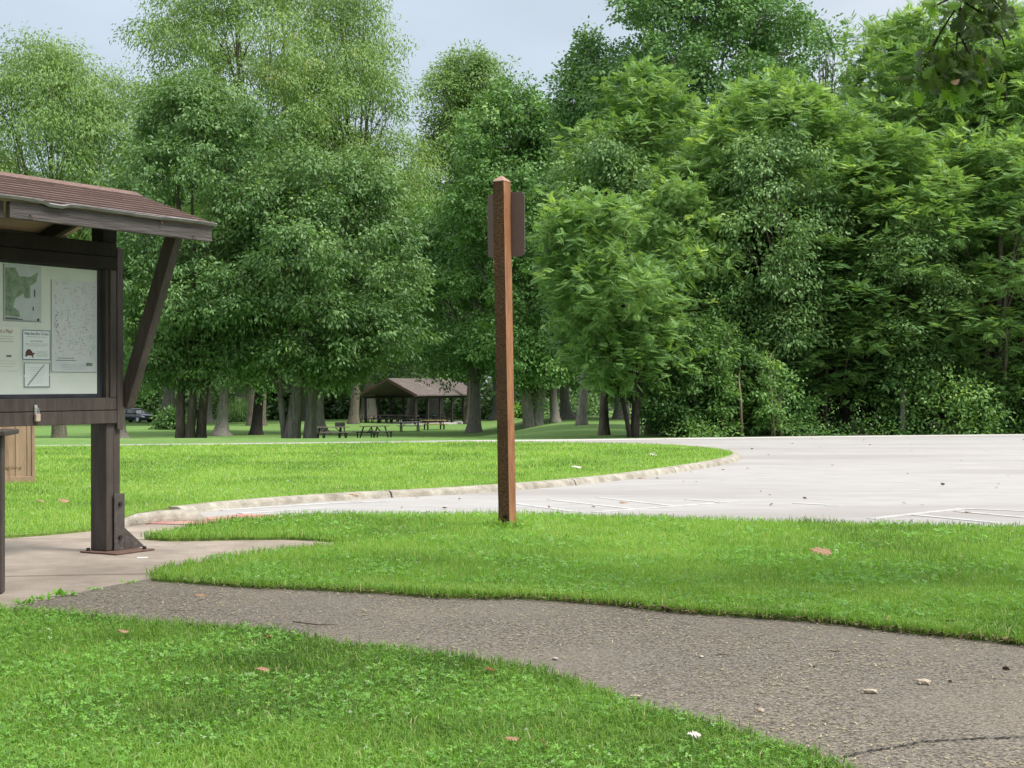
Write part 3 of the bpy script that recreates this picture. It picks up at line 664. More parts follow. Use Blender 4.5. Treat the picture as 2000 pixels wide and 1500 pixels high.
def polyf(r_, pts, m, name, y=-.0012):
    fs = [tuple(t) for t in tessellate_polygon([[Vector((x, z, 0)) for x, z in pts]])]; b = MB(); b.add([(x, y, z) for x, z in pts], fs); return b.build(name, m, r_)
def lines_(rg, w_, z0, z1, n, cx=0, fill=.8, th=.0016):
    o_ = []
    for i in range(n):
        z = z0 + (z1 - z0) * i / max(1, n - 1); hw = w_ * fill / 2 * rg.uniform(.75, 1); x = cx - hw
        while x < cx + hw: e_ = min(cx + hw, x + rg.uniform(.006, .018)); o_.append((x, e_, z, z + th)); x = e_ + .003
    return o_
rg = random.Random(9)
r_, w_, h_ = paper('trail_map', 'green and grey park trail map at upper left inside the kiosk', 'map', (7, 81, 518, 628), M['map_grey'])
polyf(r_, [(-.46 * w_, .93 * h_), (-.2 * w_, .95 * h_), (-.1 * w_, .80 * h_), (.2 * w_, .80 * h_), (.40 * w_, .90 * h_), (.36 * w_, .72 * h_), (.2 * w_, .64 * h_), (.2 * w_, .42 * h_), (.04 * w_, .42 * h_), (.02 * w_, .50 * h_), (-.2 * w_, .40 * h_), (-.26 * w_, .25 * h_), (-.1 * w_, .18 * h_), (-.08 * w_, .08 * h_), (-.46 * w_, .09 * h_)], M['map_green'], 'park_area')
flat(r_, [(-.47 * w_, .47 * w_, .018 * h_, .022 * h_), (-.46 * w_, 0, .03 * h_, .045 * h_), (-.46 * w_, -.12 * w_, .05 * h_, .062 * h_), (.38 * w_, .44 * w_, .02 * h_, .065 * h_), (.30 * w_, .33 * w_, .45 * h_, .58 * h_), (.26 * w_, .29 * w_, .2 * h_, .27 * h_), (-.498 * w_, -.49 * w_, 0, h_), (-.5 * w_, .5 * w_, 0, .006 * h_)], M['ink'])
r_, w_, h_ = paper('street_map', 'large pale street map covered in fine lines at right inside the kiosk', 'map', (100, 189, 549, 727), M['map_pale'])
rc = []
for i in range(320):
    x, z = rg.uniform(-.46, .46) * w_, rg.uniform(.18, .97) * h_
    if rg.random() < .5: rc.append((x, x + rg.uniform(.004, .03), z, z + rg.uniform(.0008, .002)))
    else: rc.append((x, x + rg.uniform(.0008, .002), z, z + rg.uniform(.005, .03)))
flat(r_, [q for q in rc if q[1] < .48 * w_ and q[3] < .98 * h_], M['ink_grey'], 'map_lines')
rc = [(-.36 * w_ + rg.uniform(-.02, .02), 0, 0, 0) for i in range(1)]
flat(r_, [(x, x + rg.uniform(.002, .010), z, z + rg.uniform(.002, .012)) for x, z in [(-.40 * w_ + .03 * w_ * math.sin(k) + .02 * k / 16 * w_, (.66 - k * .018) * h_) for k in range(16)] + [(.24 * w_ + rg.uniform(-.1, .2) * w_, (.52 - k * .03) * h_) for k in range(8)]], M['ink_green'], 'creek')
flat(r_, lines_(rg, .5 * w_, .125 * h_, .15 * h_, 2, -.18 * w_, .9, .004), M['ink'], 'caption')
flat(r_, [(.26 * w_, .40 * w_, .07 * h_, .105 * h_)], M['map_green'], 'legend_patch')
flat(r_, lines_(rg, .9 * w_, .03 * h_, .08 * h_, 4, 0, .7), M['ink_pale'], 'small_print')
flat(r_, [(-.5 * w_, -.492 * w_, 0, h_), (-.5 * w_, .5 * w_, 0, .004 * h_)], M['ink_grey'], 'sheet_edge')
r_, w_, h_ = paper('map_notice', 'cream notice headed Need a Map at lower left inside the kiosk', 'notice', (-26, 38, 638, 724), M['paper_warm'])
text_mesh('heading', 'Need a Map?', .036, M['ink_red'], r_, 0, .86 * h_, sx=.82)
flat(r_, lines_(rg, w_, .66 * h_, .78 * h_, 3, 0, .7, .003), M['ink_pale'], 'small_print')
flat(r_, lines_(rg, w_, .10 * h_, .22 * h_, 3, 0, .8, .0014), M['ink_pale'], 'footer_print')
flat(r_, [(-.10 * w_ + .05, .06 * w_ + .05, .31 * h_, .36 * h_)], M['ink_grey'], 'caption_bar')
r_, w_, h_ = paper('turtle_notice', 'blue bordered notice about box turtles with a turtle picture inside the kiosk', 'notice', (44, 98, 645, 703), M['paper'])
bw = .004
flat(r_, [(-w_ / 2, w_ / 2, 0, bw), (-w_ / 2, w_ / 2, h_ - bw, h_), (-w_ / 2, -w_ / 2 + bw, bw, h_ - bw), (w_ / 2 - bw, w_ / 2, bw, h_ - bw)], M['ink_blue'], 'border')
text_mesh('heading', 'Help Save Box Turtles', .0255, M['ink_blue'], r_, 0, .84 * h_, sx=.88)
text_mesh('subheading', 'Join Our Turtle Help', .0135, M['ink'], r_, 0, .61 * h_, sx=.88)
flat(r_, lines_(rg, w_, .77 * h_, .79 * h_, 1, 0, .8, .0018) + lines_(rg, w_, .46 * h_, .54 * h_, 3, 0, .84, .0014) + lines_(rg, .5 * w_, .12 * h_, .28 * h_, 5, .2 * w_, .9, .0013), M['ink_grey'], 'small_print')
tx, tz, ts = -.26 * w_, .16 * h_, .034
polyf(r_, [(tx - ts, tz), (tx - ts * .9, tz + ts * .6), (tx - ts * .4, tz + ts * 1.1), (tx + ts * .1, tz + ts * 1.15), (tx + ts * .6, tz + ts * .75), (tx + ts * .85, tz + ts * .4), (tx + ts * 1.25, tz + ts * .5), (tx + ts * 1.35, tz + ts * .25), (tx + ts * .95, tz + ts * .05), (tx + ts * 1.0, tz - ts * .5), (tx + ts * .75, tz - ts * .45), (tx + ts * .55, tz - ts * .1), (tx - ts * .5, tz - ts * .1), (tx - ts * .7, tz - ts * .35), (tx - ts * .95, tz - ts * .3)], M['turtle'], 'turtle_picture')
r_, w_, h_ = paper('rules_notice', 'small white notice with dark green border and diagonal band below the turtle notice', 'notice', (46, 98, 708, 758), M['paper'])
flat(r_, [(-w_ / 2 + .003, w_ / 2 - .003, .004, .011), (-w_ / 2 + .003, w_ / 2 - .003, h_ - .005, h_ - .002), (-w_ / 2 + .003, -w_ / 2 + .009, .011, .44 * h_), (-w_ / 2 + .003, -w_ / 2 + .009, .5 * h_, h_ - .005), (w_ / 2 - .009, w_ / 2 - .003, .011, .5 * h_), (w_ / 2 - .009, w_ / 2 - .003, .55 * h_, h_ - .005)], M['ink_green'], 'border')
polyf(r_, [(-.38 * w_, .12 * h_), (-.33 * w_, .09 * h_), (.30 * w_, .92 * h_), (.25 * w_, .92 * h_)], M['ink_pale'], 'diagonal_band')
flat(r_, lines_(rg, w_, .2 * h_, .8 * h_, 9, 0, .6, .0012), M['ink_pale'], 'small_print')

# ------------------------------------------------------------------ low stand at the left edge
x_, y_ = gp(1, 1158, -.018)
S = empty('lectern_stand', (x_ - .03, y_, -.018), R(8)); tag(S, 'low dark wooden stand with flat top board at far left in front of kiosk', 'stand')
b = MB(); b.box(-.045, .045, -.045, .045, 0, .87); b.build('leg', W_, S, bev=.004)
b = MB(); b.box(-.745, -.655, -.045, .045, 0, .87); b.build('leg', W_, S, bev=.004)
b = MB(); b.box(-.83, .09, -.22, .22, .874, .902); b.build('top_board', W_, S, bev=.004)
b = MB(); b.box(-.653, -.047, -.02, .02, .76, .872); b.build('apron', D_, S, bev=.003)

# ------------------------------------------------------------------ tan cabinet behind the kiosk
x_, y_ = gp(66, 943)
T = empty('wooden_cabinet', (x_, y_, 0), R(19)); tag(T, 'tan wooden cabinet with grooved panel sides on the lawn behind the kiosk', 'cabinet')
b = MB(); b.box(-1.3, 0, 0, .8, .0, .97)
b.build('body', M['tan_wood'], T, bev=.004)
for q in ((-1.31, .012, -.014, -.001, .0, .075), (-.02, .012, -.014, -.001, .077, .96), (-1.3, -.022, -.012, -.001, .90, .96)): MB().box(*q).build('trim', M['tan_wood'], T, bev=.002)
b = MB()
for i, x in enumerate((-.075, -.20, -.335, -.47, -.6, -.73, -.86, -.99, -1.12, -1.25)): b.box(x - .0025, x + .0025, -.003, .001, .078, .895)
b.build('groove', M['groove'], T)
b = MB(); rg = random.Random(2)
for i in range(46):
    x, z = rg.uniform(-.42, -.14), .17 + rg.gauss(0, .012); q = rg.uniform(.006, .016); b.add([(x, -.0045 - i * .00002, z), (x + q, -.0045 - i * .00002, z + rg.uniform(-.004, .004)), (x + q, -.0045 - i * .00002, z + q * .7), (x, -.0045 - i * .00002, z + q * .5)], [(0, 1, 2, 3)])
b.build('stain', M['tan_stain'], T)
b = MB(); b.box(-1.36, .06, -.06, .86, .972, 1.02); b.build('lid', M['tan_wood'], T, bev=.006)

# ------------------------------------------------------------------ sign post
x_, y_ = gp(990, 1031)
P_ = empty('sign_post', (x_ + .004, y_ + .05, 0), R(-32)); P_.rotation_euler = (0, R(-1.15), R(-32)); P_.rotation_mode = 'XYZ'
tag(P_, 'tall square brown wooden post with pointed top standing in the grass', 'post')
rg = random.Random(3); b = MB(); n_ = 22; a_ = .0505
for i in range(n_ + 1):
    z = -.05 + (2.735 + .05) * i / n_; j = lambda: rg.uniform(-.0012, .0012)
    b.v += [(-a_ + j(), -a_ + j(), z), (a_ + j(), -a_ + j(), z), (a_ + j(), a_ + j(), z), (-a_ + j(), a_ + j(), z)]
for i in range(n_):
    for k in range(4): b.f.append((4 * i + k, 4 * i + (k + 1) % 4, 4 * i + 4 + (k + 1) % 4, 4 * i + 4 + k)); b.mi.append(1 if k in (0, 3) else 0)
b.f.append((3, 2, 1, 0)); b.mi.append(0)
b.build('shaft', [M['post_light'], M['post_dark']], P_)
b = MB(); a_ = .053; b.add([(-a_, -a_, 2.735), (a_, -a_, 2.735), (a_, a_, 2.735), (-a_, a_, 2.735), (-a_, -a_, 2.742), (a_, -a_, 2.742), (a_, a_, 2.742), (-a_, a_, 2.742), (0, 0, 2.79)],
    [(3, 2, 1, 0), (0, 1, 5, 4), (1, 2, 6, 5), (2, 3, 7, 6), (3, 0, 4, 7), (4, 5, 8), (5, 6, 8), (6, 7, 8), (7, 4, 8)]); b.build('cap', M['post_cap'], P_)
b = MB()
for (x, z, q) in ((.015, .085, .022), (-.012, .06, .015), (-.03, .62, .006), (-.035, .80, .006), (.005, .28, .006), (.0, 1.45, .005)):
    pts = [(x + q * math.cos(k * PI / 4) * rg.uniform(.7, 1.1), z + q * .7 * math.sin(k * PI / 4) * rg.uniform(.7, 1.1)) for k in range(8)]
    MB().add([(px, -.0535, pz) for px, pz in pts], [tuple(range(8))]).build('knot_hole', M['hole'], P_)
# plate on the far side, seen from behind
def rrect(w_, h_, r, n=6):
    o_ = []
    for cx, cz, a0 in ((w_ / 2 - r, h_ / 2 - r, 0), (-w_ / 2 + r, h_ / 2 - r, 90), (-w_ / 2 + r, -h_ / 2 + r, 180), (w_ / 2 - r, -h_ / 2 + r, 270)):
        for k in range(n + 1): a = R(a0 + 90 * k / n); o_.append((cx + r * math.cos(a), cz + r * math.sin(a)))
    return o_
Tm = Matrix.Translation((.0, .054, 2.40)) @ Matrix.Rotation(R(0.6), 4, 'Y')
b = MB(); b.prism(rrect(.345, .51, .04), 0, .003, T=Tm); pl_ = b.build('sign_plate', M['sign_back'], P_)
b = MB(); Tm2 = Matrix.Translation((.0, .0573, 2.40)) @ Matrix.Rotation(R(0.6), 4, 'Y'); b.prism(rrect(.349, .514, .042), 0, .0015, T=Tm2); b.build('sign_face', M['sign_edge'], pl_)
b = MB()
for z in (2.58, 2.22): MB().tube([(0, .0595, z), (0, .066, z)], [.009, .009], 6).build('bolt', M['steel'], P_)

# ------------------------------------------------------------------ trees
def crown_lobes(rg, Hh, cb, W, nsub, sr, pa=.8, pb=.6, off=(0, 0), flat_=1.0):
    t = (np.arange(nsub) + rg.random(nsub)) / nsub; t = .04 + .93 * t; az = rg.uniform(0, 2 * PI, nsub)
    prof = np.sin(PI * t ** pa) ** pb
    rs = W * sr * rg.uniform(.55, 1.45, nsub); rs = np.minimum(rs, np.maximum(prof * W, .3 * W * sr) * 1.1)
    rad = np.maximum(0, prof * W - rs * .8) * rg.uniform(.25, 1, nsub) ** .45 + W * .22 * (rg.random(nsub) < .2)
    z = cb + t * (Hh - cb - rs * .4); z = np.minimum(z, Hh - rs * .85)
    k = sst(0, 1, t)
    c = np.stack([off[0] * (.3 + .7 * k) + rad * np.cos(az), off[1] * (.3 + .7 * k) + rad * np.sin(az) * flat_, z], 1)
    return c, rs
def clusters(rg, c, rs, per, squash=.75, out=(.75, 1.12), down=.35):
    P = []; N = []; K_ = []
    ms = np.mean(rs ** 2)
    for i in range(len(c)):
        n = max(6, int(per * rs[i] ** 2 / ms)); d = rg.normal(0, 1, (n, 3)); d /= np.linalg.norm(d, axis=1)[:, None]
        d = d[(d[:, 2] > -down) | (rg.random(n) < .4)]; n = len(d)
        r_ = rs[i] * rg.uniform(out[0], out[1], n) * (1 + .45 * (rg.random(n) < .13))
        p = c[i] + d * r_[:, None] * np.array([1, 1, squash]); P.append(p); N.append(d); K_.append(np.full(n, i))
    P = np.concatenate(P); N = np.concatenate(N); K_ = np.concatenate(K_)
    deep = np.zeros(len(P), bool)
    for j in range(len(c)):
        q = np.linalg.norm((P - c[j]) / np.array([1, 1, squash]), axis=1) / rs[j]; deep |= (q < .62) & (K_ != j)
    keep = ~deep | (rg.random(len(P)) < .3)
    return P[keep], N[keep], K_[keep]
def nrm(a): return a / np.maximum(np.linalg.norm(a, axis=-1, keepdims=True), 1e-6)
def leaves(rg, P, N, K_, m, cs, L, Wd, droop=.35, tb=.42, spread=.7, light=.05, hang=.0):
    n = len(P) * m; p = np.repeat(P, m, 0); nn = np.repeat(N, m, 0)
    g = rg.normal(0, 1, (n, 3)); g = nrm(g) * rg.random((n, 1)) ** .5 * cs
    g[:, 2] *= .5; r2 = (g[:, :2] ** 2).sum(1); g[:, 2] -= droop * r2 / cs
    g += nn * (rg.random((n, 1)) - .4) * cs * .9
    ax = nrm(nn * .55 + nrm(g) * .8 + rg.normal(0, .45, (n, 3)) + np.array([0, 0, -droop - hang]))
    nu = nrm(nn * .45 + np.array([0, 0, .9]) + rg.normal(0, spread, (n, 3)))
    sd_ = nrm(np.cross(ax, nu)); LL = L * rg.uniform(.6, 1.25, n)[:, None]; WW = Wd * rg.uniform(.7, 1.2, n)[:, None] / 2; o_ = p + g
    bend = np.cross(sd_, ax); V = np.stack([o_, o_ + ax * LL * .42 + sd_ * WW, o_ + ax * LL - bend * LL * .12, o_ + ax * LL * .42 - sd_ * WW], 1)
    ct = rg.normal(0, .10, len(P)) + rg.normal(0, .07, K_.max() + 1)[K_]; hot = rg.random(len(P)) < light; ct[hot] += .3
    t = tb + np.repeat(ct, m) + rg.normal(0, .10, n)
    return V, np.clip(t, 0, 1)
def fronds(rg, P, N, K_, m, L, np_, lw, ll, droop=.35, tb=.42, light=.08):
    """compound leaves radiating from each twig tip: paired leaflets along an arching stalk"""
    n = len(P) * m; p = np.repeat(P, m, 0) + rg.normal(0, .10, (n, 3)); nn = np.repeat(N, m, 0)
    az = np.tile(np.arange(m) * 2 * PI / m, len(P)) + np.repeat(rg.uniform(0, 2 * PI, len(P)), m)
    rd = np.stack([np.cos(az), np.sin(az), rg.normal(.05, .22, n)], 1)
    ax = nrm(rd * .9 + nn * .75 + rg.normal(0, .15, (n, 3))); LL = L * rg.uniform(.65, 1.2, n)[:, None]
    up = nrm(np.array([0, 0, 1.]) + nn * .3 + rg.normal(0, .25, (n, 3))); sd_ = nrm(np.cross(ax, up)); up2 = nrm(np.cross(sd_, ax))
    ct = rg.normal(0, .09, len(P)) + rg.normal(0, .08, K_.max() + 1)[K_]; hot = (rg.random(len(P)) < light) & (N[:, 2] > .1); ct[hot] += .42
    tt = tb + np.repeat(ct, m) + rg.normal(0, .06, n); V = []; T_ = []
    for k in range(np_ + 1):
        f = .12 + .88 * k / np_; base = p + ax * LL * f - up2 * LL * droop * f * f
        sc_ = math.sin(PI * min(.95, .25 + .7 * f)) ** .5
        for s_ in ((1, -1) if k < np_ else (0,)):
            d = nrm(sd_ * s_ * .95 + ax * (.35 if s_ else 1) - up2 * (.25 + droop * f)); l_ = ll * sc_; q = nrm(np.cross(d, up2)) * lw / 2 * sc_
            V.append(np.stack([base, base + d * l_ * .4 + q, base + d * l_, base + d * l_ * .4 - q], 1)); T_.append(tt + rg.normal(0, .05, n))
    return np.concatenate(V), np.clip(np.concatenate(T_), 0, 1)

def trunk_mesh(rg_, stems, lobes, rs, nl, r0, Hh, cb, flare=1.6, sides=10, off=(0, 0), rng_=None):
    """stems: list of (dx, dy at base, lean x, lean y, radius factor)"""
    b = MB()
    tops = []
    for (bx, by, lx, ly, rf) in stems:
        pts = []; rad = []; n = 11; zt = cb + (Hh - cb) * .72
        zs_ = [0, .12, .35, .8, 1.6] + [1.6 + (zt - 1.6) * k / 6 for k in range(1, 7)] if zt > 3 else [zt * k / 8 for k in range(9)]
        for z in zs_:
            f = z / zt; wv = .03 * zt * math.sin(f * 5 + bx * 3 + lx)
            pts.append((bx + lx * f ** 1.2 + off[0] * f * f * .8 + wv * .5, by + ly * f ** 1.2 + off[1] * f * f * .8 + wv * .3, z - (.25 if z == 0 else 0)))
            fl = 1 + (flare - 1) * math.exp(-z / .35); rad.append(max(.02, r0 * rf * fl * (1 - .82 * f ** .9)))
        b.tube(pts, rad, sides, jit=.05, rng=rg_, flute=.10); tops.append((pts, rad))
    idx = list(range(len(lobes))); rg_.shuffle(idx)
    for i in idx[:nl]:
        e_ = Vector(lobes[i]); pts, rad = tops[i % len(tops)]
        cand = [(k, p) for k, p in enumerate(pts) if p[2] < e_.z - .1 * abs(e_.z) and p[2] > cb * .6]
        if not cand: continue
        k, p = cand[rg_.randrange(max(0, len(cand) - 4), len(cand))] if len(cand) > 1 else cand[0]
        p = Vector(p); mid_ = p.lerp(e_, .5) + Vector((rg_.uniform(-.2, .2), rg_.uniform(-.2, .2), .12 * (e_ - p).length * rg_.uniform(-.3, 1)))
        r1 = rad[k] * .5; c_ = [p, p.lerp(mid_, .5), mid_, mid_.lerp(e_, .55) , e_]
        b.tube([tuple(q) for q in c_], [r1, r1 * .75, r1 * .55, r1 * .35, r1 * .12], 6)
        for _ in range(3):
            q = e_ + Vector((rg_.uniform(-1, 1), rg_.uniform(-1, 1), rg_.uniform(-.3, .9))) * float(rs[i]) * .8
            b.tube([tuple(c_[3]), tuple(c_[3].lerp(q, .5) + Vector((0, 0, .05))), tuple(q)], [r1 * .25, r1 * .16, .008], 4)
    return b

TREES = {}
def tree(name, label, u, top, cl, crr, cbv, d=None, v=None, sp='maple', bark='bark', stems=((0, 0, 0, 0, 1),), r0=.25, nsub=50, sr=.26, per=40, m=30, cs=.42, L=.15, Wd=.07,
         pa=.8, pb=.6, limbs=22, droop=.35, seed=1, frond=None, tb=.42, light=.05, group=None, flat_=1.0, squash=.75, flare=1.6, key=None, hang=0, extra=None, spread=.7, out=(.75, 1.12)):
    if v is not None: x, y, z = at(u, v, d or 34)
    else: x, y, z = on(u, d)
    k = y / F; Hh = (HZ - top) * k + EYE - z; cb = (HZ - cbv) * k + EYE - z; W = (crr - cl) / 2 * k; off = (((cl + crr) / 2 - u) * k, 0)
    rg = np.random.default_rng(seed); rr = random.Random(seed)
    c, rs = crown_lobes(rg, Hh, cb, W, nsub, sr, pa, pb, off, flat_)
    if extra:                                  # (u, v, radius px) further boughs, at the tree's own distance
        ec = np.array([((eu - u) * k, ey, (HZ - ev) * k + EYE - z) for eu, ev, er, ey in extra]); er_ = np.array([e_[2] * k for e_ in extra])
        c = np.concatenate([c, ec]); rs = np.concatenate([rs, er_])
    P, N, K_ = clusters(rg, c, rs, per, squash=squash, out=out)
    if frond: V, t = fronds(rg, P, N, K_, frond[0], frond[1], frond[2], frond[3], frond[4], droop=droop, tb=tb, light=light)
    else: V, t = leaves(rg, P, N, K_, m, cs, L, Wd, droop, tb, light=light, hang=hang, spread=spread)
    root = empty(name, (x, y, z)); tag(root, label, 'tree', group)
    trunk_mesh(rr, stems, c, rs, limbs, r0, Hh, cb, flare=flare, off=off).build('trunk', M[bark], root, smooth=True)
    link('crown', quadmesh('crown', V, t), M[sp], root)
    if key: TREES[key] = (root, Hh, W)
    print('TREE', label[:40], 'd=%.0f H=%.1f W=%.1f' % (y, Hh, W), len(V))
    return root
def again(key, label, u, top, d, wpx, rz=0, cat='tree', group=None, name=None, sp=None):
    src, Hh, W = TREES[key]; x, y, z = on(u, d); k = d / F; h = (HZ - top) * k + EYE - z
    o = copy_tree(src); o.location = (x, y, z); o.rotation_euler = (0, 0, rz); s = wpx * k / W; o.scale = (s, s, h / Hh); o['label'] = label
    if name: o.name = name
    if group: o['group'] = group
    elif 'group' in o: del o['group']
    if sp:
        for ch in o.children:
            if ch.name.startswith('crown'):
                ch.material_slots[0].link = 'OBJECT'; ch.material_slots[0].material = M[sp]
    return o

# hero trees, left half
tree('shade_tree', 'dense rounded green tree with multi-stem trunk just right of the kiosk roof', 375, 145, 205, 610, 735, v=865, d=45, sp='maple', r0=.185,
     stems=((-.22, 0, -.7, .2, .85), (-.02, -.15, -.1, -.3, .8), (.16, .1, 2.0, 0, .9)), nsub=100, sr=.23, per=36, m=30, cs=.34, L=.16, Wd=.072, pa=.95, pb=.5, limbs=30, droop=.45, seed=3, hang=.2, light=.07, flare=1.35,
     extra=[(262, 735, 42, 0), (248, 690, 45, .5), (230, 640, 40, 0), (320, 700, 50, -1), (430, 720, 50, -1), (300, 640, 60, -1.5), (470, 690, 45, -.5), (395, 690, 50, 1.5), (600, 420, 70, 0), (640, 480, 60, .5), (560, 500, 70, -1), (270, 560, 60, 0), (235, 480, 45, 0)])
tree('shade_tree', 'broad green tree on two thick grey trunks left of the picnic tables', 580, 290, 450, 850, 735, v=865, d=45, sp='maple', bark='bark_grey', r0=.25,
     stems=((-.14, 0, .1, 0, 1), (.30, -.05, .35, .3, .8), (-.30, .2, -1.3, 0, .45)), nsub=95, sr=.22, per=34, m=30, cs=.36, L=.16, Wd=.075, pa=.8, pb=.5, limbs=26, droop=.45, seed=5, tb=.42, hang=.2, light=.05, flare=1.25,
     extra=[(640, 690, 55, -1), (680, 700, 45, 0), (730, 670, 55, .5), (650, 740, 38, -1), (690, 715, 38, 0), (615, 735, 36, 1), (560, 700, 50, -1.5), (500, 720, 45, 1), (770, 640, 60, 0), (700, 660, 60, -1)])
tree('willow_tree', 'loose pale green tree behind the kiosk roof at far left', 110, 78, -110, 285, 560, d=88, sp='willow', r0=.35, nsub=110, sr=.22, per=40, m=26, cs=.8, L=.24, Wd=.09, pa=.9, pb=.55, limbs=40, droop=.6, seed=7, tb=.45, key='willow', hang=.4, out=(.55, 1.35), stems=((0, 0, .5, 0, 1), (.3, .2, -2.5, 0, .7), (.1, .1, 2.6, 0, .7)))
tree('willow_tree', 'tall airy yellow-green tree rising out of frame left of centre', 500, -190, 215, 680, 500, d=135, sp='willow', r0=.5, nsub=130, sr=.20, per=42, m=26, cs=1.15, L=.36, Wd=.135, pa=.9, pb=.5, limbs=50, droop=.6, seed=8, tb=.5, hang=.4, out=(.55, 1.35), stems=((0, 0, .5, 0, 1), (.3, .2, -4, 0, .7), (.1, .1, 4, 0, .7)))
tree('willow_tree', 'airy yellow-green tree leaning right towards the open sky', 690, -60, 560, 815, 430, d=140, sp='willow', r0=.45, nsub=80, sr=.25, per=36, m=22, cs=1.15, L=.34, Wd=.13, pa=1.0, pb=.5, limbs=36, droop=.6, seed=9, tb=.55, hang=.4, out=(.55, 1.35), key='airy',
     extra=[(760, 330, 50, 0), (800, 290, 38, 1), (770, 390, 55, -1), (735, 270, 40, 0), (720, 440, 70, 0), (822, 340, 35, 0), (790, 370, 40, 0), (840, 400, 45, 1)])
# centre
tree('maple_tree', 'tall dark green maple on a double grey trunk behind the sign post', 1045, 150, 840, 1160, 765, v=832, d=60, sp='maple_dark', bark='bark_grey', r0=.46, stems=((-.35, 0, -2.2, 0, 1), (.42, .1, 3.0, 0, .8)), nsub=100, sr=.25, per=40, m=26, cs=.62, L=.27, Wd=.16, pa=.8, pb=.62, limbs=24, droop=.45, seed=12, tb=.46, light=.05, flare=1.2, out=(.6, 1.25))
tree('maple_tree', 'full green maple over the shelter roof on a thick grey trunk', 925, 385, 750, 1015, 738, v=845, d=60, sp='maple_dark', bark='bark_grey', r0=.50, nsub=60, sr=.27, per=40, m=26, cs=.62, L=.26, Wd=.15, pa=.8, pb=.5, limbs=18, droop=.45, seed=13, tb=.42, flare=1.5, key='maple')
tree('willow_tree', 'small topped pale green tree behind the dark maple', 915, 92, 815, 1012, 420, d=150, sp='willow', r0=.4, nsub=60, sr=.32, per=40, m=26, cs=1.1, L=.38, Wd=.15, pa=.9, pb=.55, limbs=26, droop=.5, seed=14, tb=.42)
tree('young_tree', 'slim dark forked tree at the road edge under bright feathery leaves', 1237, 375, 1000, 1330, 760, v=856, d=36, sp='locust', bark='bark_dark', r0=.105, stems=((0, 0, .2, 0, 1), (-.02, 0, -1.3, .2, .55), (0, .02, .6, 0, .6)), nsub=60, sr=.28, per=26, frond=(6, .30, 6, .042, .10), pa=.9, pb=.5, limbs=20, droop=.18, seed=16, tb=.42, light=.04, flare=1.2, squash=.55)
LO = dict(sp='locust', bark='bark', frond=(6, .36, 6, .05, .115), squash=.6, droop=.18, limbs=26)
tree('locust_tree', 'bright feathery locust with domed top right of the sign post', 1270, 108, 1090, 1440, 780, d=46, r0=.16, nsub=90, sr=.25, per=28, pa=.85, pb=.55, seed=18, tb=.46, light=.07, key='locust_a', **LO)
tree('locust_tree', 'wide bright green locust with sunlit crown in the right woodland edge', 1490, 138, 1290, 1720, 790, d=41, r0=.17, nsub=100, sr=.22, per=30, pa=.85, pb=.45, seed=19, tb=.5, light=.12, key='locust_b', **LO)
tree('locust_tree', 'tall locust thrusting into the sky behind the hanging oak twig', 1800, 0, 1610, 2000, 760, d=45, r0=.19, nsub=80, sr=.24, per=28, pa=.8, pb=.5, seed=20, tb=.4, light=.08, key='locust_c', **LO)
again('locust_b', 'feathery locust at the far right edge behind the oak leaves', 2010, 40, 43, 230, 1.9)
again('locust_a', 'low spreading locust with lime tips below the hanging oak twig', 1730, 235, 39.5, 190, 2.2)
again('locust_c', 'mid green locust leaning over the road at far right', 1950, 260, 39.5, 190, .8)
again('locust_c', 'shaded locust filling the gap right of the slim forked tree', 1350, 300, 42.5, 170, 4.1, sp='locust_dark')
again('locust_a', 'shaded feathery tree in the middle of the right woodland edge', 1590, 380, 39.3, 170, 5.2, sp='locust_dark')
tree('beech_tree', 'small leafed tree with pale glossy leaves in the middle of the right woods', 1530, 250, 1390, 1650, 700, d=38.6, sp='maple', r0=.12, nsub=70, sr=.24, per=24, m=24, cs=.30, L=.12, Wd=.06, pa=.9, pb=.5, limbs=24, droop=.4, seed=61, tb=.52, light=.08, out=(.6, 1.3), hang=.3, key='beech')
again('locust_b', 'high locust crown filling the skyline right of the airy twigs', 1730, 20, 52, 170, .5)
again('locust_a', 'tall locust closing the skyline near the right frame edge', 1930, -20, 54, 190, 3.6)
again('locust_b', 'bright locust filling the gap right of the slim forked tree', 1330, 340, 38.6, 120, 3.0)
again('beech', 'small leafed tree low in the right woods left of the lime bush', 1760, 420, 38.9, 140, 2.0)
again('beech', 'small leafed tree just above the slim forked tree', 1180, 260, 44, 130, 4.0)
tree('poplar_tree', 'big dense poplar rising out of frame behind the bright locusts', 1370, -230, 1140, 1610, 500, d=78, sp='poplar', bark='bark_grey', r0=.4, nsub=130, sr=.21, per=46, m=28, cs=.62, L=.2, Wd=.15, pa=.8, pb=.5, limbs=50, droop=.3, seed=23, tb=.45, key='poplar')
tree('poplar_tree', 'narrow poplar with a pointed top left of the big poplar', 1135, 45, 1075, 1235, 480, d=82, sp='poplar', bark='bark_grey', r0=.25, nsub=60, sr=.36, per=26, m=20, cs=.6, L=.2, Wd=.15, pa=.6, pb=.7, limbs=30, droop=.3, seed=24, tb=.45, key='slim')
tree('willow_tree', 'thin leafed tree with open twigs between poplar and tall locust', 1610, 30, 1555, 1680, 400, d=70, sp='poplar', r0=.2, nsub=30, sr=.34, per=16, m=12, cs=.6, L=.2, Wd=.12, limbs=30, seed=25, tb=.45)
again('slim', 'low rounded poplar between the dark maple and the narrow poplar', 1085, 190, 105, 75, 2)
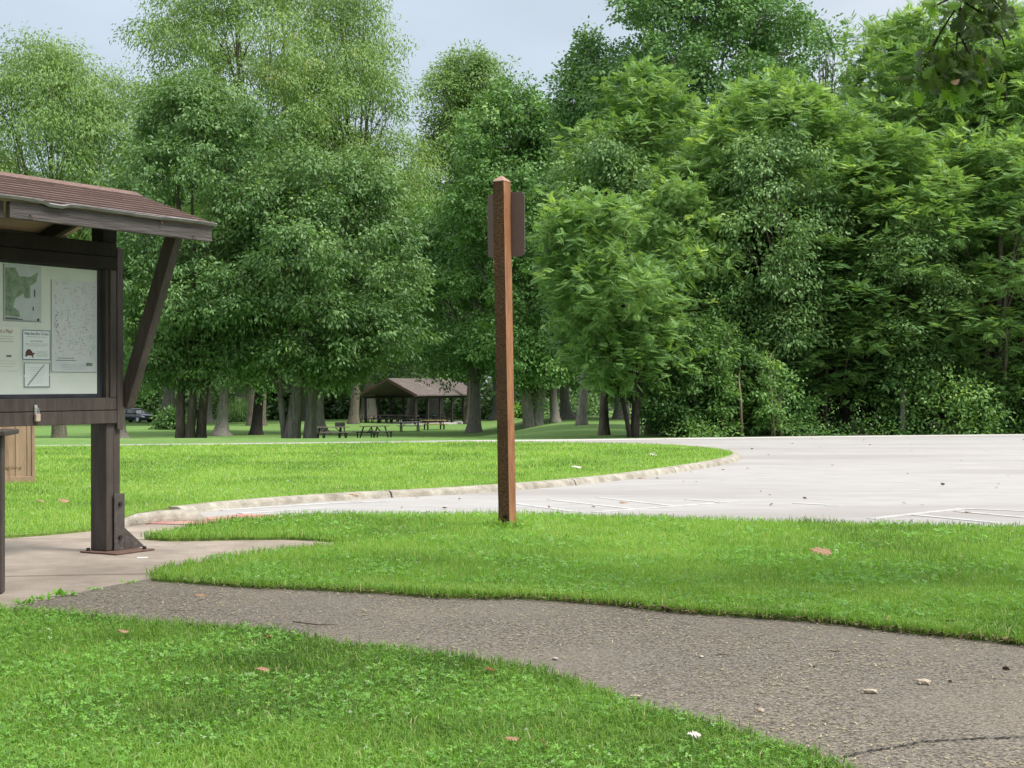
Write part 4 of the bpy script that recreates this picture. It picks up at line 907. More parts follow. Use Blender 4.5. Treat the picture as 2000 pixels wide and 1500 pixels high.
# woodland interior on the right
pool = [('poplar', 1240, 300, 70, 130), ('maple', 1420, 260, 66, 150), ('poplar', 1560, 280, 60, 150), ('maple', 1700, 240, 62, 160), ('poplar', 1850, 200, 58, 170), ('maple', 2000, 200, 56, 180),
        ('maple', 1300, 420, 52, 110), ('maple', 1480, 420, 50, 110), ('maple', 1650, 420, 49, 120), ('maple', 1820, 430, 48, 120), ('maple', 1970, 430, 49, 120), ('maple', 2130, 250, 50, 150)]
words = ['behind the slim forked tree', 'behind the domed bright locust', 'behind the wide sunlit locust', 'between the wide and the tall locust', 'behind the tall locust', 'behind the far right locust',
         'low in the shade left of the lime saplings', 'low in the shade above the lime sapling', 'low in the shade at the middle of the right woods', 'low in the shade above the lime bush', 'low in the shade at the right frame edge', 'just outside the right frame edge']
for i, ((k_, u_, t_, d_, w_), wd_) in enumerate(zip(pool, words)):
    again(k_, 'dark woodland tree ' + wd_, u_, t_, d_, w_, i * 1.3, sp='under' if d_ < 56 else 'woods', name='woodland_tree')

# park trees at left and behind the shelter
tree('park_tree', 'pale barked tree with flared base left of the grassy bush', 432, 420, 330, 560, 755, v=851, d=60, sp='maple', bark='bark_grey', r0=.42, nsub=46, sr=.28, per=30, m=22, cs=.6, L=.24, Wd=.11, limbs=14, seed=31, tb=.35, flare=2.2, droop=.4, key='park')
tree('park_tree', 'dark trunked tree with a low fork right of the grassy bush', 499, 450, 420, 610, 765, v=849, d=60, sp='maple_dark', bark='bark_dark', r0=.36, stems=((0, 0, 0, 0, 1), (.05, 0, 1.8, 0, .6)), nsub=40, sr=.28, per=30, m=22, cs=.6, L=.24, Wd=.11, limbs=12, seed=32, tb=.35, flare=1.7)
def atv(key, label, u, v, top, wpx, rz, **kw):
    x, y, z = at(u, v, 60); return again(key, label, u, top, y, wpx, rz, **kw)
atv('park', 'tree whose dark trunk stands just right of the kiosk post', 232, 858, 480, 120, 1, sp='maple_dark')
atv('park', 'tree with a slender dark trunk behind the double maple', 1107, 817, 520, 110, 2.5, sp='maple_dark')
atv('maple', 'huge flared grey trunk tree behind the slim forked tree', 1214, 818, 430, 150, 1.1)
atv('maple', 'tree with a dark leaning trunk at the edge of the right thicket', 1292, 832, 420, 90, 3.3, sp='under')
atv('park', 'brown trunked tree beside the grey double trunk near the tables', 624, 848, 470, 120, 4)
atv('park', 'tree whose grey trunk stands in front of the shelter corner', 803, 826, 480, 110, 5)
atv('maple', 'tree with a dark trunk between the car and the multi-stem tree', 402, 826, 470, 120, .4, sp='maple_dark')
far = [(60, 330, 170, 150, 'maple'), (180, 380, 165, 130, 'park'), (330, 360, 160, 140, 'maple'), (470, 330, 170, 140, 'park'), (600, 300, 175, 150, 'maple'), (720, 330, 172, 140, 'park'), (850, 330, 178, 150, 'maple'), (980, 350, 175, 140, 'park'), (1100, 330, 170, 150, 'maple'), (1210, 330, 165, 140, 'park'), (-60, 300, 168, 150, 'park')]
wf = ['behind the kiosk board', 'behind the black car', 'behind the multi-stem tree', 'beyond the grassy bush', 'behind the two grey trunks', 'behind the shelter left end', 'behind the shelter roof', 'directly behind the sign post', 'beyond the double maple trunk', 'beyond the huge flared trunk', 'just outside the left frame edge']
for i, ((u_, t_, d_, w_, k_), wd_) in enumerate(zip(far, wf)):
    again(k_, 'distant tree ' + wd_, u_, t_, d_, w_, i * 2.1, name='distant_tree', sp='maple' if i % 2 else 'maple_dark')

def behind(key, label, x, y, h, w_, rz):  # unseen trees added to keep sky light off left-facing wood
    src, Hh, W = TREES[key]; o = copy_tree(src); o.location = (x, y, 0); o.rotation_euler = (0, 0, rz); o.scale = (w_ / W, w_ / W, h / Hh); o['label'] = label
behind('park', 'unseen tree added on the lawn left of the view near the kiosk', -13.5, 5, 13, 4.2, 1)
behind('maple', 'unseen tree added behind the viewer on the left', -7, -9, 14, 5.5, 2)
behind('park', 'unseen tree added straight behind the viewer', 0, -14, 15, 5.5, 3)
# far wood beyond everything: one mass
rg = np.random.default_rng(40); c = []; rs = []
for i in range(260):
    u_ = rg.uniform(-300, 2300); d_ = rg.uniform(195, 240); x, y, z = on(u_, d_); hgt = rg.uniform(2, 17); c.append((x, y, z + hgt)); rs.append(rg.uniform(2.2, 4.2))
for i in range(520):
    u_ = rg.uniform(-300, 2300); d_ = rg.uniform(184, 196); x, y, z = on(u_, d_); c.append((x, y, z + rg.uniform(.0, 6) * rg.random())); rs.append(rg.uniform(1.6, 2.6))
P, N, K_ = clusters(rg, np.array(c), np.array(rs), 30); V, t = leaves(rg, P, N, K_, 14, 1.2, .85, .5, .3, .4)
kind(link('far_woods', quadmesh('far_woods', V, t), M['woods']), 'stuff')

# shrubs: each one a plant
def shrub(name, label, u, d, hpx, wpx, sp, seed, frond=None, cat='shrub', L=.11, Wd=.06, nsub=16, per=26, m=22, group=None, v=None, tb=.42, stems=4, light=.08, cs=None):
    if v: x, y, z = at(u, v, d)
    else: x, y, z = on(u, d)
    k = y / F; h = hpx * k; w_ = wpx * k; rg = np.random.default_rng(seed); rr = random.Random(seed)
    c, rs = crown_lobes(rg, h, .05 * h, w_, nsub, .34, .75, .45); P, N, K_ = clusters(rg, c, rs, per, out=(.25, 1.7), down=.7)
    if frond: V, t = fronds(rg, P, N, K_, *frond, tb=tb, light=light)
    else: V, t = leaves(rg, P, N, K_, m, cs or .17 * (w_ + .6), L, Wd, .3, tb, light=light)
    V[:, :, 2] = np.maximum(V[:, :, 2], .01)
    root = empty(name, (x, y, z)); tag(root, label, cat, group); b = MB()
    for i in range(stems):
        a = rr.uniform(0, 2 * PI); q = c[rr.randrange(len(c))]; b.tube([(math.cos(a) * .05, math.sin(a) * .05, -.05), (q[0] * .4, q[1] * .4, q[2] * .5), tuple(q)], [.025, .018, .008], 5)
    b.build('stem', M['bark'], root); link('foliage', quadmesh('foliage', V, t), M[sp], root); TREES[label] = (root, h, w_)
    return root
wall = [(1335, 38.6, 300, 70), (1415, 39.2, 330, 75), (1610, 41.6, 300, 75), (1700, 42.4, 340, 80), (1790, 41, 320, 80), (1890, 41.4, 330, 85), (1975, 41.6, 300, 80), (2070, 42, 320, 85)]
ww = ['left of the pale saplings', 'behind the pale saplings', 'behind the shaded gap', 'left of the grey vine-clad trunk', 'right of the grey vine-clad trunk', 'behind the lime tinted bush', 'just inside the right frame edge', 'just outside the right frame edge']
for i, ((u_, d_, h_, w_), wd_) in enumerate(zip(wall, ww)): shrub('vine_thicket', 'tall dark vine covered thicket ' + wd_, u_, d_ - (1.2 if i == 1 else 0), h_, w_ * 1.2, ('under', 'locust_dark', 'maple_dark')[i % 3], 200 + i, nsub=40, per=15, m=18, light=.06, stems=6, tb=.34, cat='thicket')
sh = [(1310, 36.6, 120, 55, 'under'), (1375, 37.0, 210, 60, 'under'), (1440, 37.4, 170, 50, 'under'), (1530, 37.6, 110, 55, 'under'), (1600, 37.8, 130, 60, 'under'), (1680, 38.2, 100, 55, 'under'), (1760, 38.4, 190, 50, 'under'), (1830, 38.8, 120, 60, 'under'), (1900, 39, 100, 55, 'under'), (1975, 39.4, 130, 60, 'under'), (2060, 39.4, 160, 60, 'under')]
sw = ['below the lower leaves of the slim forked tree', 'tangled and tall left of the pale saplings', 'around the first pale sapling', 'right of the reddish stem', 'below the low shaded locust', 'low beside the grey vine-clad trunk', 'climbing the grey trunk', 'dark and low right of the vine-clad trunk', 'under the lime bush', 'at the right frame edge', 'outside the right frame edge']
sh = [(u_, d_, h_, w_, s_) for i_, (u_, d_, h_, w_, s_) in enumerate(sh) if i_ not in (4, 5, 7)]; sw = [w_ for i_, w_ in enumerate(sw) if i_ not in (4, 5, 7)]
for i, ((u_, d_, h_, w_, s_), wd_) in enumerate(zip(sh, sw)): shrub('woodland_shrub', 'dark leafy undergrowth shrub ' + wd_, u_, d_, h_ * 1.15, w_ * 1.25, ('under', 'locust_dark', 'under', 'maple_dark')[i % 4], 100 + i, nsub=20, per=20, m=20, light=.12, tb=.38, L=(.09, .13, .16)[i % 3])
shrub('lime_sapling', 'bright lime green sapling on thin pale stem in the undergrowth', 1505, 36.6, 165, 34, 'locust', 121, nsub=12, per=14, m=12, cat='sapling')
shrub('lime_sapling', 'small lime leafed sapling left of the taller lime one', 1418, 36.4, 150, 26, 'locust', 122, nsub=9, per=12, m=12, cat='sapling')
shrub('lime_bush', 'wide lime tinted bush with feathery leaves at right woodland edge', 1860, 37.9, 125, 95, 'locust', 123, nsub=16, per=13, m=14, tb=.5)
shrub('low_plant', 'pale green low plant at the road edge under the thicket', 1372, 36.0, 26, 60, 'locust', 124, nsub=12, per=14, m=10, cat='plant', L=.08, Wd=.05)
shrub('low_plant', 'low green plants at the road edge right of the saplings', 1560, 36.9, 28, 70, 'locust_dark', 125, nsub=12, per=14, m=10, cat='plant', L=.08, Wd=.05, tb=.25)
shrub('low_plant', 'low weedy growth at road edge below lime bush', 1940, 38.3, 26, 80, 'locust', 126, nsub=12, per=14, m=10, cat='plant', L=.08, Wd=.05, tb=.25)
shrub('low_plant', 'dark low ground plants in the middle of the woodland road edge', 1720, 37.6, 30, 90, 'under', 127, nsub=12, per=16, m=12, cat='plant', L=.08, Wd=.05)
shrub('grassy_bush', 'rounded blue-green grassy bush beside the far park road', 465, 100, 32, 32, 'poplar', 131, v=824, L=.7, Wd=.05, nsub=14, per=40, m=16, tb=.7, cs=1.0, light=.2)
shrub('far_bush', 'yellow-green bush left of the double maple trunk', 1022, 100, 22, 16, 'under_bright', 132, v=817, L=.3, Wd=.16, nsub=9, per=24, m=14, cs=.7)
shrub('far_bush', 'dark bush beside the front of the black car', 338, 100, 34, 26, 'under', 133, v=838, L=.28, Wd=.15, nsub=12, per=26, m=14, cs=.7)
shrub('far_bush', 'wide low bush beyond the slender dark trunk', 1130, 120, 26, 60, 'woods', 134, v=812, L=.3, Wd=.16, nsub=16, per=26, m=14, cs=.8, tb=.6)
shrub('far_bush', 'long green bush behind the right end of the shelter', 850, 140, 30, 90, 'woods', 135, v=812, L=.3, Wd=.16, nsub=20, per=26, m=14, cs=.8, tb=.6)
# bare stems in the thicket
def stem(name, label, pts, rad, m, cat='tree'):
    x0, y0, z0 = on(pts[0][0], pts[0][2]); root = empty(name, (x0, y0, z0)); tag(root, label, cat); b = MB(); q = []
    for u_, v_, d_ in pts: x = (u_ - CX) / F * d_; z = EYE - (v_ - HZ) / F * d_; q.append((x - x0, d_ - y0, z - z0))
    q[0] = (q[0][0], q[0][1], -.1); b.tube(q, rad, 7, jit=.08, rng=random.Random(len(label))); b.build('trunk', m, root, smooth=True); return root
stem('bare_stem', 'thin pale straight sapling stem below the lime sapling', [(1514, 850, 36.3), (1508, 790, 36.3), (1503, 740, 36.4), (1506, 690, 36.8)], [.022, .02, .016, .008], M['twig'], 'stem')
stem('bare_stem', 'thin brownish sapling stem left of the lime sapling', [(1450, 851, 36.2), (1447, 780, 36.2), (1443, 740, 36.5), (1448, 700, 37)], [.03, .026, .02, .01], M['twig'], 'stem')
stem('slender_tree', 'reddish brown trunk foot beside the pale straight sapling stem', [(1523, 851, 36.8), (1520, 800, 36.9), (1526, 740, 38), (1530, 690, 39.5)], [.085, .07, .05, .03], M['bark'])
stem('slender_tree', 'grey trunk rising from vines right of the thicket centre', [(1762, 846, 37.8), (1764, 780, 37.9), (1760, 720, 38.3), (1756, 660, 39.5)], [.08, .07, .06, .04], M['bark_grey'])
stem('leaning_branch', 'pale leaning branch across the dark gap in the right woods', [(1630, 800, 39.4), (1655, 700, 38.2), (1672, 662, 37.8), (1712, 640, 37.6)], [.016, .014, .010, .004], M['twig'], 'branch')
stem('slender_tree', 'dark trunk pair member left of the shaded gap', [(1566, 850, 39.8), (1564, 700, 40), (1560, 540, 40.4), (1556, 430, 40.6)], [.11, .10, .09, .06], M['bark_dark'])
stem('slender_tree', 'dark trunk right of the trunk by the shaded gap', [(1590, 849, 39.6), (1586, 700, 39.8), (1578, 540, 40), (1570, 400, 40.3)], [.12, .11, .10, .07], M['bark_dark'])
stem('slender_tree', 'dark trunk standing just right of the vine-clad grey trunk', [(1848, 848, 39.6), (1850, 700, 39.8), (1856, 540, 40), (1852, 400, 40.3)], [.10, .09, .08, .05], M['bark_dark'])
tv = [(1395, 38.2, .05, 500), (1468, 38.0, .04, 560), (1544, 38.4, .07, 520), (1612, 38.6, .05, 560), (1652, 39, .09, 480), (1695, 38.7, .05, 540), (1722, 39.4, .08, 470), (1805, 39.2, .06, 520), (1878, 39.6, .09, 470), (1920, 39.4, .05, 560), (1962, 39.8, .08, 500), (1990, 39.6, .05, 540)]
tl = ['left of the two pale saplings', 'between the two pale saplings', 'right of the reddish stem', 'thin one left of the leaning branch', 'beside the leaning branch foot', 'left of the vine-clad trunk', 'close behind the vine-clad trunk', 'left of the lime tinted bush', 'rising behind the lime tinted bush', 'thin one right of the lime tinted bush', 'thick one near the right frame edge', 'thin one at the right frame edge']
for i, ((u_, d_, r_, t_), wd_) in enumerate(zip(tv, tl)):
    j_ = 8 * math.sin(i * 2.3); stem('slender_tree', 'dark upright trunk in the thicket ' + wd_, [(u_, 850, d_), (u_ + j_ * .4, 740, d_ + .1), (u_ + j_, 640, d_ + .3), (u_ + j_ * 1.4, t_, d_ + 1.2)], [r_, r_ * .9, r_ * .75, r_ * .4], M['bark_dark' if i % 3 else 'bark'])
rr = random.Random(5); b = MB(); x0, y0, z0 = on(1370, 37.6); vr = empty('vine_tangle', (x0, y0, z0)); tag(vr, 'tangle of dry brown vines hanging in the left of the thicket', 'vines')
for i in range(16):
    x, y = rr.uniform(-.3, .3), rr.uniform(-.3, .3); pts = []
    for k in range(6): pts.append((x + rr.uniform(-.12, .12) + .12 * (2.6 - k * .35 if k else 2.6) * -.2, y + rr.uniform(-.1, .1), 2.7 - k * .42 + rr.uniform(-.1, .1)))
    b.tube(pts, [.004] * 6, 4)
b.build('vine', M['twig'], vr)

# ------------------------------------------------------------------ oak overhead (its trunk stands outside the frame at right)
OX, OY = 5.2, 8.6
oak = empty('oak_tree', (OX, OY, 0)); tag(oak, 'oak whose leafy twig hangs into the top right corner of the view', 'tree')
rg = np.random.default_rng(51); rr = random.Random(51)
c, rs = crown_lobes(rg, 12.5, 4.6, 5.2, 46, .28, .8, .5, (-.8, -4.0)); P, N, K_ = clusters(rg, c, rs, 9)
P = P[(P[:, 2] > EYE + .27 * np.maximum(0, P[:, 1] + OY) + .5)]
N = N[:len(P)]; K_ = K_[:len(P)]
V, t = leaves(rg, P, N, K_, 12, .5, .16, .09, .3, .4); link('crown', quadmesh('crown', V, t), M['oak'], oak)
trunk_mesh(rr, ((0, 0, -.4, -1, 1),), c, rs, 20, .33, 12.5, 4.6, off=(-.8, -3)).build('trunk', M['bark'], oak, smooth=True)
def wp(u, v, d): return Vector(((u - CX) / F * d - OX, d - OY, EYE - (v - HZ) / F * d))
b = MB()
main = [Vector((-.3, -.2, 5.2)), Vector((-1.2, -.4, 4.9)), Vector((-2.0, -.55, 4.2)), wp(1890, -80, 8.0), wp(1880, 0, 8.0)]
b.tube(main, [.06, .045, .03, .014, .009], 7)
tws = [[(1880, 0), (1868, 15), (1848, 45), (1832, 72), (1822, 98), (1800, 128)], [(1876, 5), (1874, 35), (1869, 70), (1867, 110), (1850, 150), (1838, 185)], [(1884, 5), (1915, 25), (1940, 48), (1957, 75), (1963, 95), (1955, 108), (1935, 114)],
       [(1885, -20), (1930, -10), (1950, 10), (1965, 30)], [(1870, 60), (1890, 100), (1910, 130)], [(1832, 72), (1812, 105), (1795, 120)], [(1850, 0), (1825, 12), (1815, 20)]]
for tw in tws: b.tube([wp(u_, v_, 8 + .06 * math.sin(i + u_)) for i, (u_, v_) in enumerate(tw)], [.006 - .0006 * i for i in range(len(tw))], 5)
br = b.build('branch', M['bark_dark'], oak)
def oakleaf(rr, o_, ax, nu, L_):
    ax = ax.normalized(); sd_ = ax.cross(nu).normalized(); up = sd_.cross(ax)
    prof = [(0, .02), (.10, .05), (.2, .16), (.27, .09), (.36, .30), (.44, .14), (.55, .40), (.63, .2), (.76, .36), (.83, .2), (.95, .16), (1, .02)]
    L1 = [o_ + ax * L_ * x + sd_ * L_ * w_ * rr.uniform(.85, 1.15) - up * L_ * (.18 * x * x + .25 * w_) for x, w_ in prof]; L2 = [o_ + ax * L_ * x - sd_ * L_ * w_ * rr.uniform(.85, 1.15) - up * L_ * (.18 * x * x + .25 * w_) for x, w_ in prof]
    mid_ = [o_ + ax * L_ * x - up * L_ * .18 * x * x for x, _ in prof]; return L1, mid_, L2
vs = []; fs = []; ti = []
def addleaf(u_, v_, dd, L_, tint, ax=None):
    o_ = wp(u_, v_, 8 + dd); a = ax or Vector((rr.uniform(-1, 1), rr.uniform(-.7, .7), rr.uniform(-1.1, .3))); nu = Vector((rr.uniform(-.8, .8), rr.uniform(-1, -.1), rr.uniform(.1, 1)))
    L1, m_, L2 = oakleaf(rr, o_, a, nu, L_); k = len(vs); n = len(L1); vs.extend([tuple(p) for p in L1 + m_ + L2])
    for i in range(n - 1):
        fs.append((k + i, k + i + 1, k + n + i + 1, k + n + i)); fs.append((k + n + i, k + n + i + 1, k + 2 * n + i + 1, k + 2 * n + i)); ti.extend([tint, tint])
for i in range(200): addleaf(min(1950, rr.gauss(1866, 36)), rr.uniform(88, 168), rr.uniform(-.2, .2), rr.uniform(.06, .10), rr.uniform(.0, .5) if rr.random() < .96 else 1)
for i in range(150): addleaf(min(1955, rr.gauss(1912, 26)), rr.uniform(-45, 62), rr.uniform(-.2, .2), rr.uniform(.06, .10), rr.uniform(.0, .42))
for i in range(9): addleaf(rr.uniform(1808, 1862), rr.uniform(-15, 20), rr.uniform(-.1, .1), rr.uniform(.085, .11), rr.uniform(.6, .85))
for i in range(9): addleaf(rr.uniform(1785, 1870), rr.uniform(166, 184), rr.uniform(-.1, .1), .085, rr.uniform(.65, .85), Vector((rr.uniform(-.7, .7), 0, -1)))
for i in range(6): addleaf(1955, 35 + i * 4, 0, .10, rr.uniform(.1, .4), Vector((rr.uniform(.4, 1), 0, rr.uniform(-.2, .9))))
me = bpy.data.meshes.new('leaf_cluster'); me.from_pydata(vs, [], fs); a = me.attributes.new('tint', 'FLOAT', 'FACE'); a.data.foreach_set('value', ti); link('leaf_cluster', me, M['oak'], br)

# ------------------------------------------------------------------ picnic shelter, hut, tables
px_, py_, pz_ = at(811, 829, 110)
ang = math.atan2(9.6, 5.2)                          # direction of the long eave
PAV = empty('picnic_shelter', (px_, py_, pz_), ang); tag(PAV, 'open picnic shelter with brown gable roof on dark posts among the trees', 'shelter')
ez = (HZ - 771) * py_ / F + EYE - pz_; LN, WD = 11.2, 5.6; rz_ = ez + 1.55
# local x runs along the eave away from us, local y to the left
b = MB(); ov = .5
for sgn in (0, 1):
    y0_, y1_ = (-ov, WD / 2) if not sgn else (WD + ov, WD / 2)
    b.add([(-ov, y0_, ez), (LN + ov, y0_, ez), (LN + ov, y1_, rz_), (-ov, y1_, rz_), (-ov, y0_, ez - .12), (LN + ov, y0_, ez - .12), (LN + ov, y1_, rz_ - .12), (-ov, y1_, rz_ - .12)], [(0, 1, 2, 3), (7, 6, 5, 4), (0, 4, 5, 1), (1, 5, 6, 2), (2, 6, 7, 3), (3, 7, 4, 0)])
b.build('roof', M['pav_roof'], PAV)
for y_ in (-ov, WD + ov): MB().bar((-ov - .03, y_, ez - .1), (-ov - .03, WD / 2, rz_ - .1), .05, .25).build('barge_board', M['pav_fascia'], PAV)
b = MB()
for y_ in (0, WD): MB().box(-ov, LN + ov, y_ - .07, y_ + .07, ez - .38, ez - .14).build('beam', M['pav_wood'], PAV)
for i in range(6):
    for y_ in (0, WD):
        b = MB(); x_ = LN * i / 5; b.box(x_ - .09, x_ + .09, y_ - .09, y_ + .09, -.3, ez - .38); b.build('post', M['pav_wood'], PAV)
b = MB(); b.box(-.4, LN + .4, -.4, WD + .4, -.3, .03); b.build('slab', M['gutter'], PAV)
hx, hy, hz_ = at(700, 816, 120)
HUT = empty('park_hut', (hx, hy + 4, hz_), 0); tag(HUT, 'small brown boarded building behind the left end of the shelter', 'building'); k = (hy + 4) / F
b = MB(); b.box(-32 * k, 48 * k, 0, 4, -.3, 2.6); b.build('wall', M['hut_wall'], HUT)
b = MB(); b.prism([(-38 * k, 2.6), (54 * k, 2.6), (8 * k, 3.7)], -.4, 4.4); b.build('roof', M['pav_roof'], HUT)
for q in (26, 8): MB().box(q * k, q * k + 3 * k, -.05, -.01, 0, 2.5).build('trim', M['hut_dark'], HUT)
MC = empty('vending_machine', (hx - 3 * k, hy + 3.0, hz_)); tag(MC, 'dark red upright machine standing before the brown hut', 'machine')
b = MB(); b.box(-.45, .45, -.4, .4, .05, 1.85); b.build('body', M['red_box'], MC, bev=.04)
b = MB(); b.box(-.36, .2, -.43, -.405, .5, 1.7); b.build('front_panel', M['hut_dark'], MC, bev=.01)
for q in (-.4, .3): MB().box(q, q + .1, -.3, .3, 0, .05).build('foot', M['iron'], MC)

def table(label, x, y, z, rz, top_m, name='picnic_table', group=None):
    root = empty(name, (x, y, z), rz); tag(root, label, 'table', group)
    b = MB()
    for i in range(5): yy = -.36 + i * .146; b.box(-.95, .95, yy, yy + .138, .71, .75)
    b.build('tabletop', top_m, root)
    for s in (-1, 1):
        b = MB()
        for q in (0, 1): b.box(-.95, .95, s * .72 - .13 + q * .135, s * .72 - .005 + q * .135, .42, .455)
        b.build('bench', top_m, root)
    for x_ in (-.65, .65):
        b = MB()
        for s in (-1, 1):
            b.bar((x_, s * .27, .70), (x_, s * .55, 0), .05, .07, (1, 0, 0)); b.bar((x_, s * .72, .41), (x_, s * .70, .0), .05, .06, (1, 0, 0))
            b.bar((x_, 0, .36), (x_ * .35, 0, .69), .04, .05, (0, 1, 0)) if s > 0 else None
        b.box(x_ - .026, x_ + .026, -.80, .80, .36, .418); b.build('frame', M['iron'], root)
    return root
TB = table('wooden picnic table nearest the grey double trunk on the lawn', *at(648, 862, 88), R(24), M['table_wood'])
def tcopy(label, x, y, z, rz, m=None, group=None):
    o = copy_tree(TB); o.location = (x, y, z); o.rotation_euler = (0, 0, rz); o['label'] = label
    if group: o['group'] = group
    if m:
        for ch in o.children:
            if ch.name.startswith(('tabletop', 'bench')): ch.material_slots[0].link = 'OBJECT'; ch.material_slots[0].material = m
    return o
tcopy('wooden picnic table on the lawn right of the nearest one', *at(731, 861, 88), R(58))
tcopy('grey picnic table with pale top in front of the shelter', *at(800, 843, 60), R(10), M['table_white'])
tcopy('yellowish picnic table right of the pale topped one', *at(848, 839, 60), R(16), M['table_yellow'])
uv = PAV.matrix_basis; cs_, sn_ = math.cos(ang), math.sin(ang)
ts_ = [(1.4, 1.6, None, 'under the shelter at its near right corner'), (4.6, 1.6, 'table_green', 'with green top under the shelter by the third post'), (8.0, 1.6, None, 'under the shelter near its far right end'),
       (1.4, 3.8, None, 'in the middle of the shelter near end'), (4.6, 3.8, None, 'in the very middle under the shelter'), (8.0, 3.8, 'table_green', 'with green top in the shelter far middle'),
       (1.4, 6.0, 'table_yellow', 'with yellow top under the shelter at its left corner'), (4.6, 6.0, None, 'on the left side under the shelter'), (8.0, 6.0, None, 'at the far left under the shelter')]
for lx, ly, m_, wd_ in ts_:
    x = px_ + cs_ * lx - sn_ * ly; y = py_ + sn_ * lx + cs_ * ly; tcopy('dark picnic table ' + wd_ if not m_ else 'picnic table ' + wd_, x, y, pz_ + .03, ang + R(90), M[m_] if m_ else None, 'picnic tables under the shelter')
x, y, z = at(664, 848, 95); G = empty('park_grill', (x, y, z)); tag(G, 'grey box grill on the lawn behind the nearest picnic table', 'grill')
b = MB(); b.box(-.35, .35, -.2, .2, .55, .85); b.build('fire_box', M['bark_grey'], G, bev=.02); b = MB(); b.tube([(0, 0, -.1), (0, 0, .55)], [.05, .05], 8); b.build('pedestal', M['iron'], G)

# ------------------------------------------------------------------ person by the trunk
x, y, z = at(604, 838, 100); PE = empty('person', (x, y, z)); tag(PE, 'person in black clothes standing half hidden behind the grey trunk', 'person')
bm = bmesh.new(); sk = bm.verts.layers.skin.verify()
J = {'pel': (0, 0, .95, .15), 'wst': (0, 0, 1.12, .13), 'chs': (0, 0, 1.36, .16), 'nck': (0, 0, 1.50, .06), 'hd0': (0, -.01, 1.58, .085), 'hd1': (0, -.015, 1.68, .085),
     'sl': (-.18, 0, 1.42, .06), 'el': (-.22, -.02, 1.15, .045), 'wl': (-.12, -.2, 1.05, .032), 'sr': (.18, 0, 1.42, .06), 'er': (.25, -.04, 1.17, .045), 'wr': (.22, -.22, 1.25, .032),
     'hl': (-.1, 0, .86, .09), 'kl': (-.11, -.02, .48, .065), 'al': (-.11, .02, .08, .045), 'fl': (-.11, -.14, .04, .04), 'hr': (.1, 0, .86, .09), 'kr': (.12, -.03, .48, .065), 'ar': (.12, .02, .08, .045), 'fr': (.13, -.14, .04, .04)}
bv = {}
for k, (a_, b_, c_, r_) in J.items(): bv[k] = bm.verts.new((a_, b_, c_)); bv[k][sk].radius = (r_, r_ * .8)
bv['pel'][sk].use_root = True
for a_, b_ in (('pel', 'wst'), ('wst', 'chs'), ('chs', 'nck'), ('nck', 'hd0'), ('hd0', 'hd1'), ('chs', 'sl'), ('sl', 'el'), ('el', 'wl'), ('chs', 'sr'), ('sr', 'er'), ('er', 'wr'), ('pel', 'hl'), ('hl', 'kl'), ('kl', 'al'), ('al', 'fl'), ('pel', 'hr'), ('hr', 'kr'), ('kr', 'ar'), ('ar', 'fr')): bm.edges.new((bv[a_], bv[b_]))
me = bpy.data.meshes.new('body'); bm.to_mesh(me); bm.free(); bo = link('body', me, M['skin'], PE)
bo.modifiers.new('skin', 'SKIN'); bo.modifiers.new('sub', 'SUBSURF').levels = 1; bo.modifiers['sub'].render_levels = 1
b = MB(); b.tube([(0, 0, .06), (0, 0, .5), (0, 0, .95), (0, 0, 1.12), (0, 0, 1.38), (0, 0, 1.47)], [.19, .20, .20, .17, .21, .10], 14); b.build('clothes', M['black_cloth'], PE, smooth=True)
b = MB(); b.tube([(0, .02, 1.58), (0, .02, 1.68), (0, .01, 1.76), (0, 0, 1.79)], [.10, .11, .09, .02], 12); b.build('hair', M['hair'], PE, smooth=True)

# ------------------------------------------------------------------ parked car
x, y, z = at(262, 825, 120); CAR = empty('parked_car', (x, y, z), R(-33)); tag(CAR, 'dark blue sedan parked on the far lawn edge right of the kiosk post', 'car')
st = [(-2.3, .35, .86, .70), (-2.22, .30, .98, .80), (-1.6, .25, 1.02, .88), (-.6, .22, 1.0, .90), (.6, .22, .98, .90), (1.2, .22, .93, .89), (1.9, .25, .80, .85), (2.25, .30, .68, .74), (2.34, .36, .58, .60)]
b = MB()
for X, z0_, z1_, hw in st:
    zm = (z0_ + z1_) / 2; b.v += [(X, -hw * .93, z0_), (X, -hw, zm), (X, -hw * .93, z1_ - .04), (X, -hw * .8, z1_), (X, hw * .8, z1_), (X, hw * .93, z1_ - .04), (X, hw, zm), (X, hw * .93, z0_)]
for i in range(len(st) - 1):
    for j in range(8): b.f.append((8 * i + j, 8 * i + (j + 1) % 8, 8 * i + 8 + (j + 1) % 8, 8 * i + 8 + j)); b.mi.append(0)
b.f += [tuple(range(8)), tuple(range(64, 72))]; b.mi += [0, 0]; b.build('body', M['car_paint'], CAR, smooth=True)
def cab(name, pr, m, hw0, hw1, g=0):
    b = MB(); n = len(pr); b.v = [(X, -w_, Z) for X, Z, w_ in pr] + [(X, w_, Z) for X, Z, w_ in pr]
    b.f = [tuple(range(n)), tuple(reversed(range(n, 2 * n)))] + [(i, (i + 1) % n, (i + 1) % n + n, i + n) for i in range(n)]; b.mi = [0] * len(b.f); return b.build(name, m, CAR)
cab('windows', [(-1.75, .99, .76), (-1.0, 1.36, .62), (.25, 1.38, .62), (1.15, .94, .76)], M['glass_dark'], 0, 0)
cab('roof', [(-1.12, 1.365, .60), (-.9, 1.42, .585), (.1, 1.43, .585), (.42, 1.365, .60)], M['car_paint'], 0, 0)
b = MB()
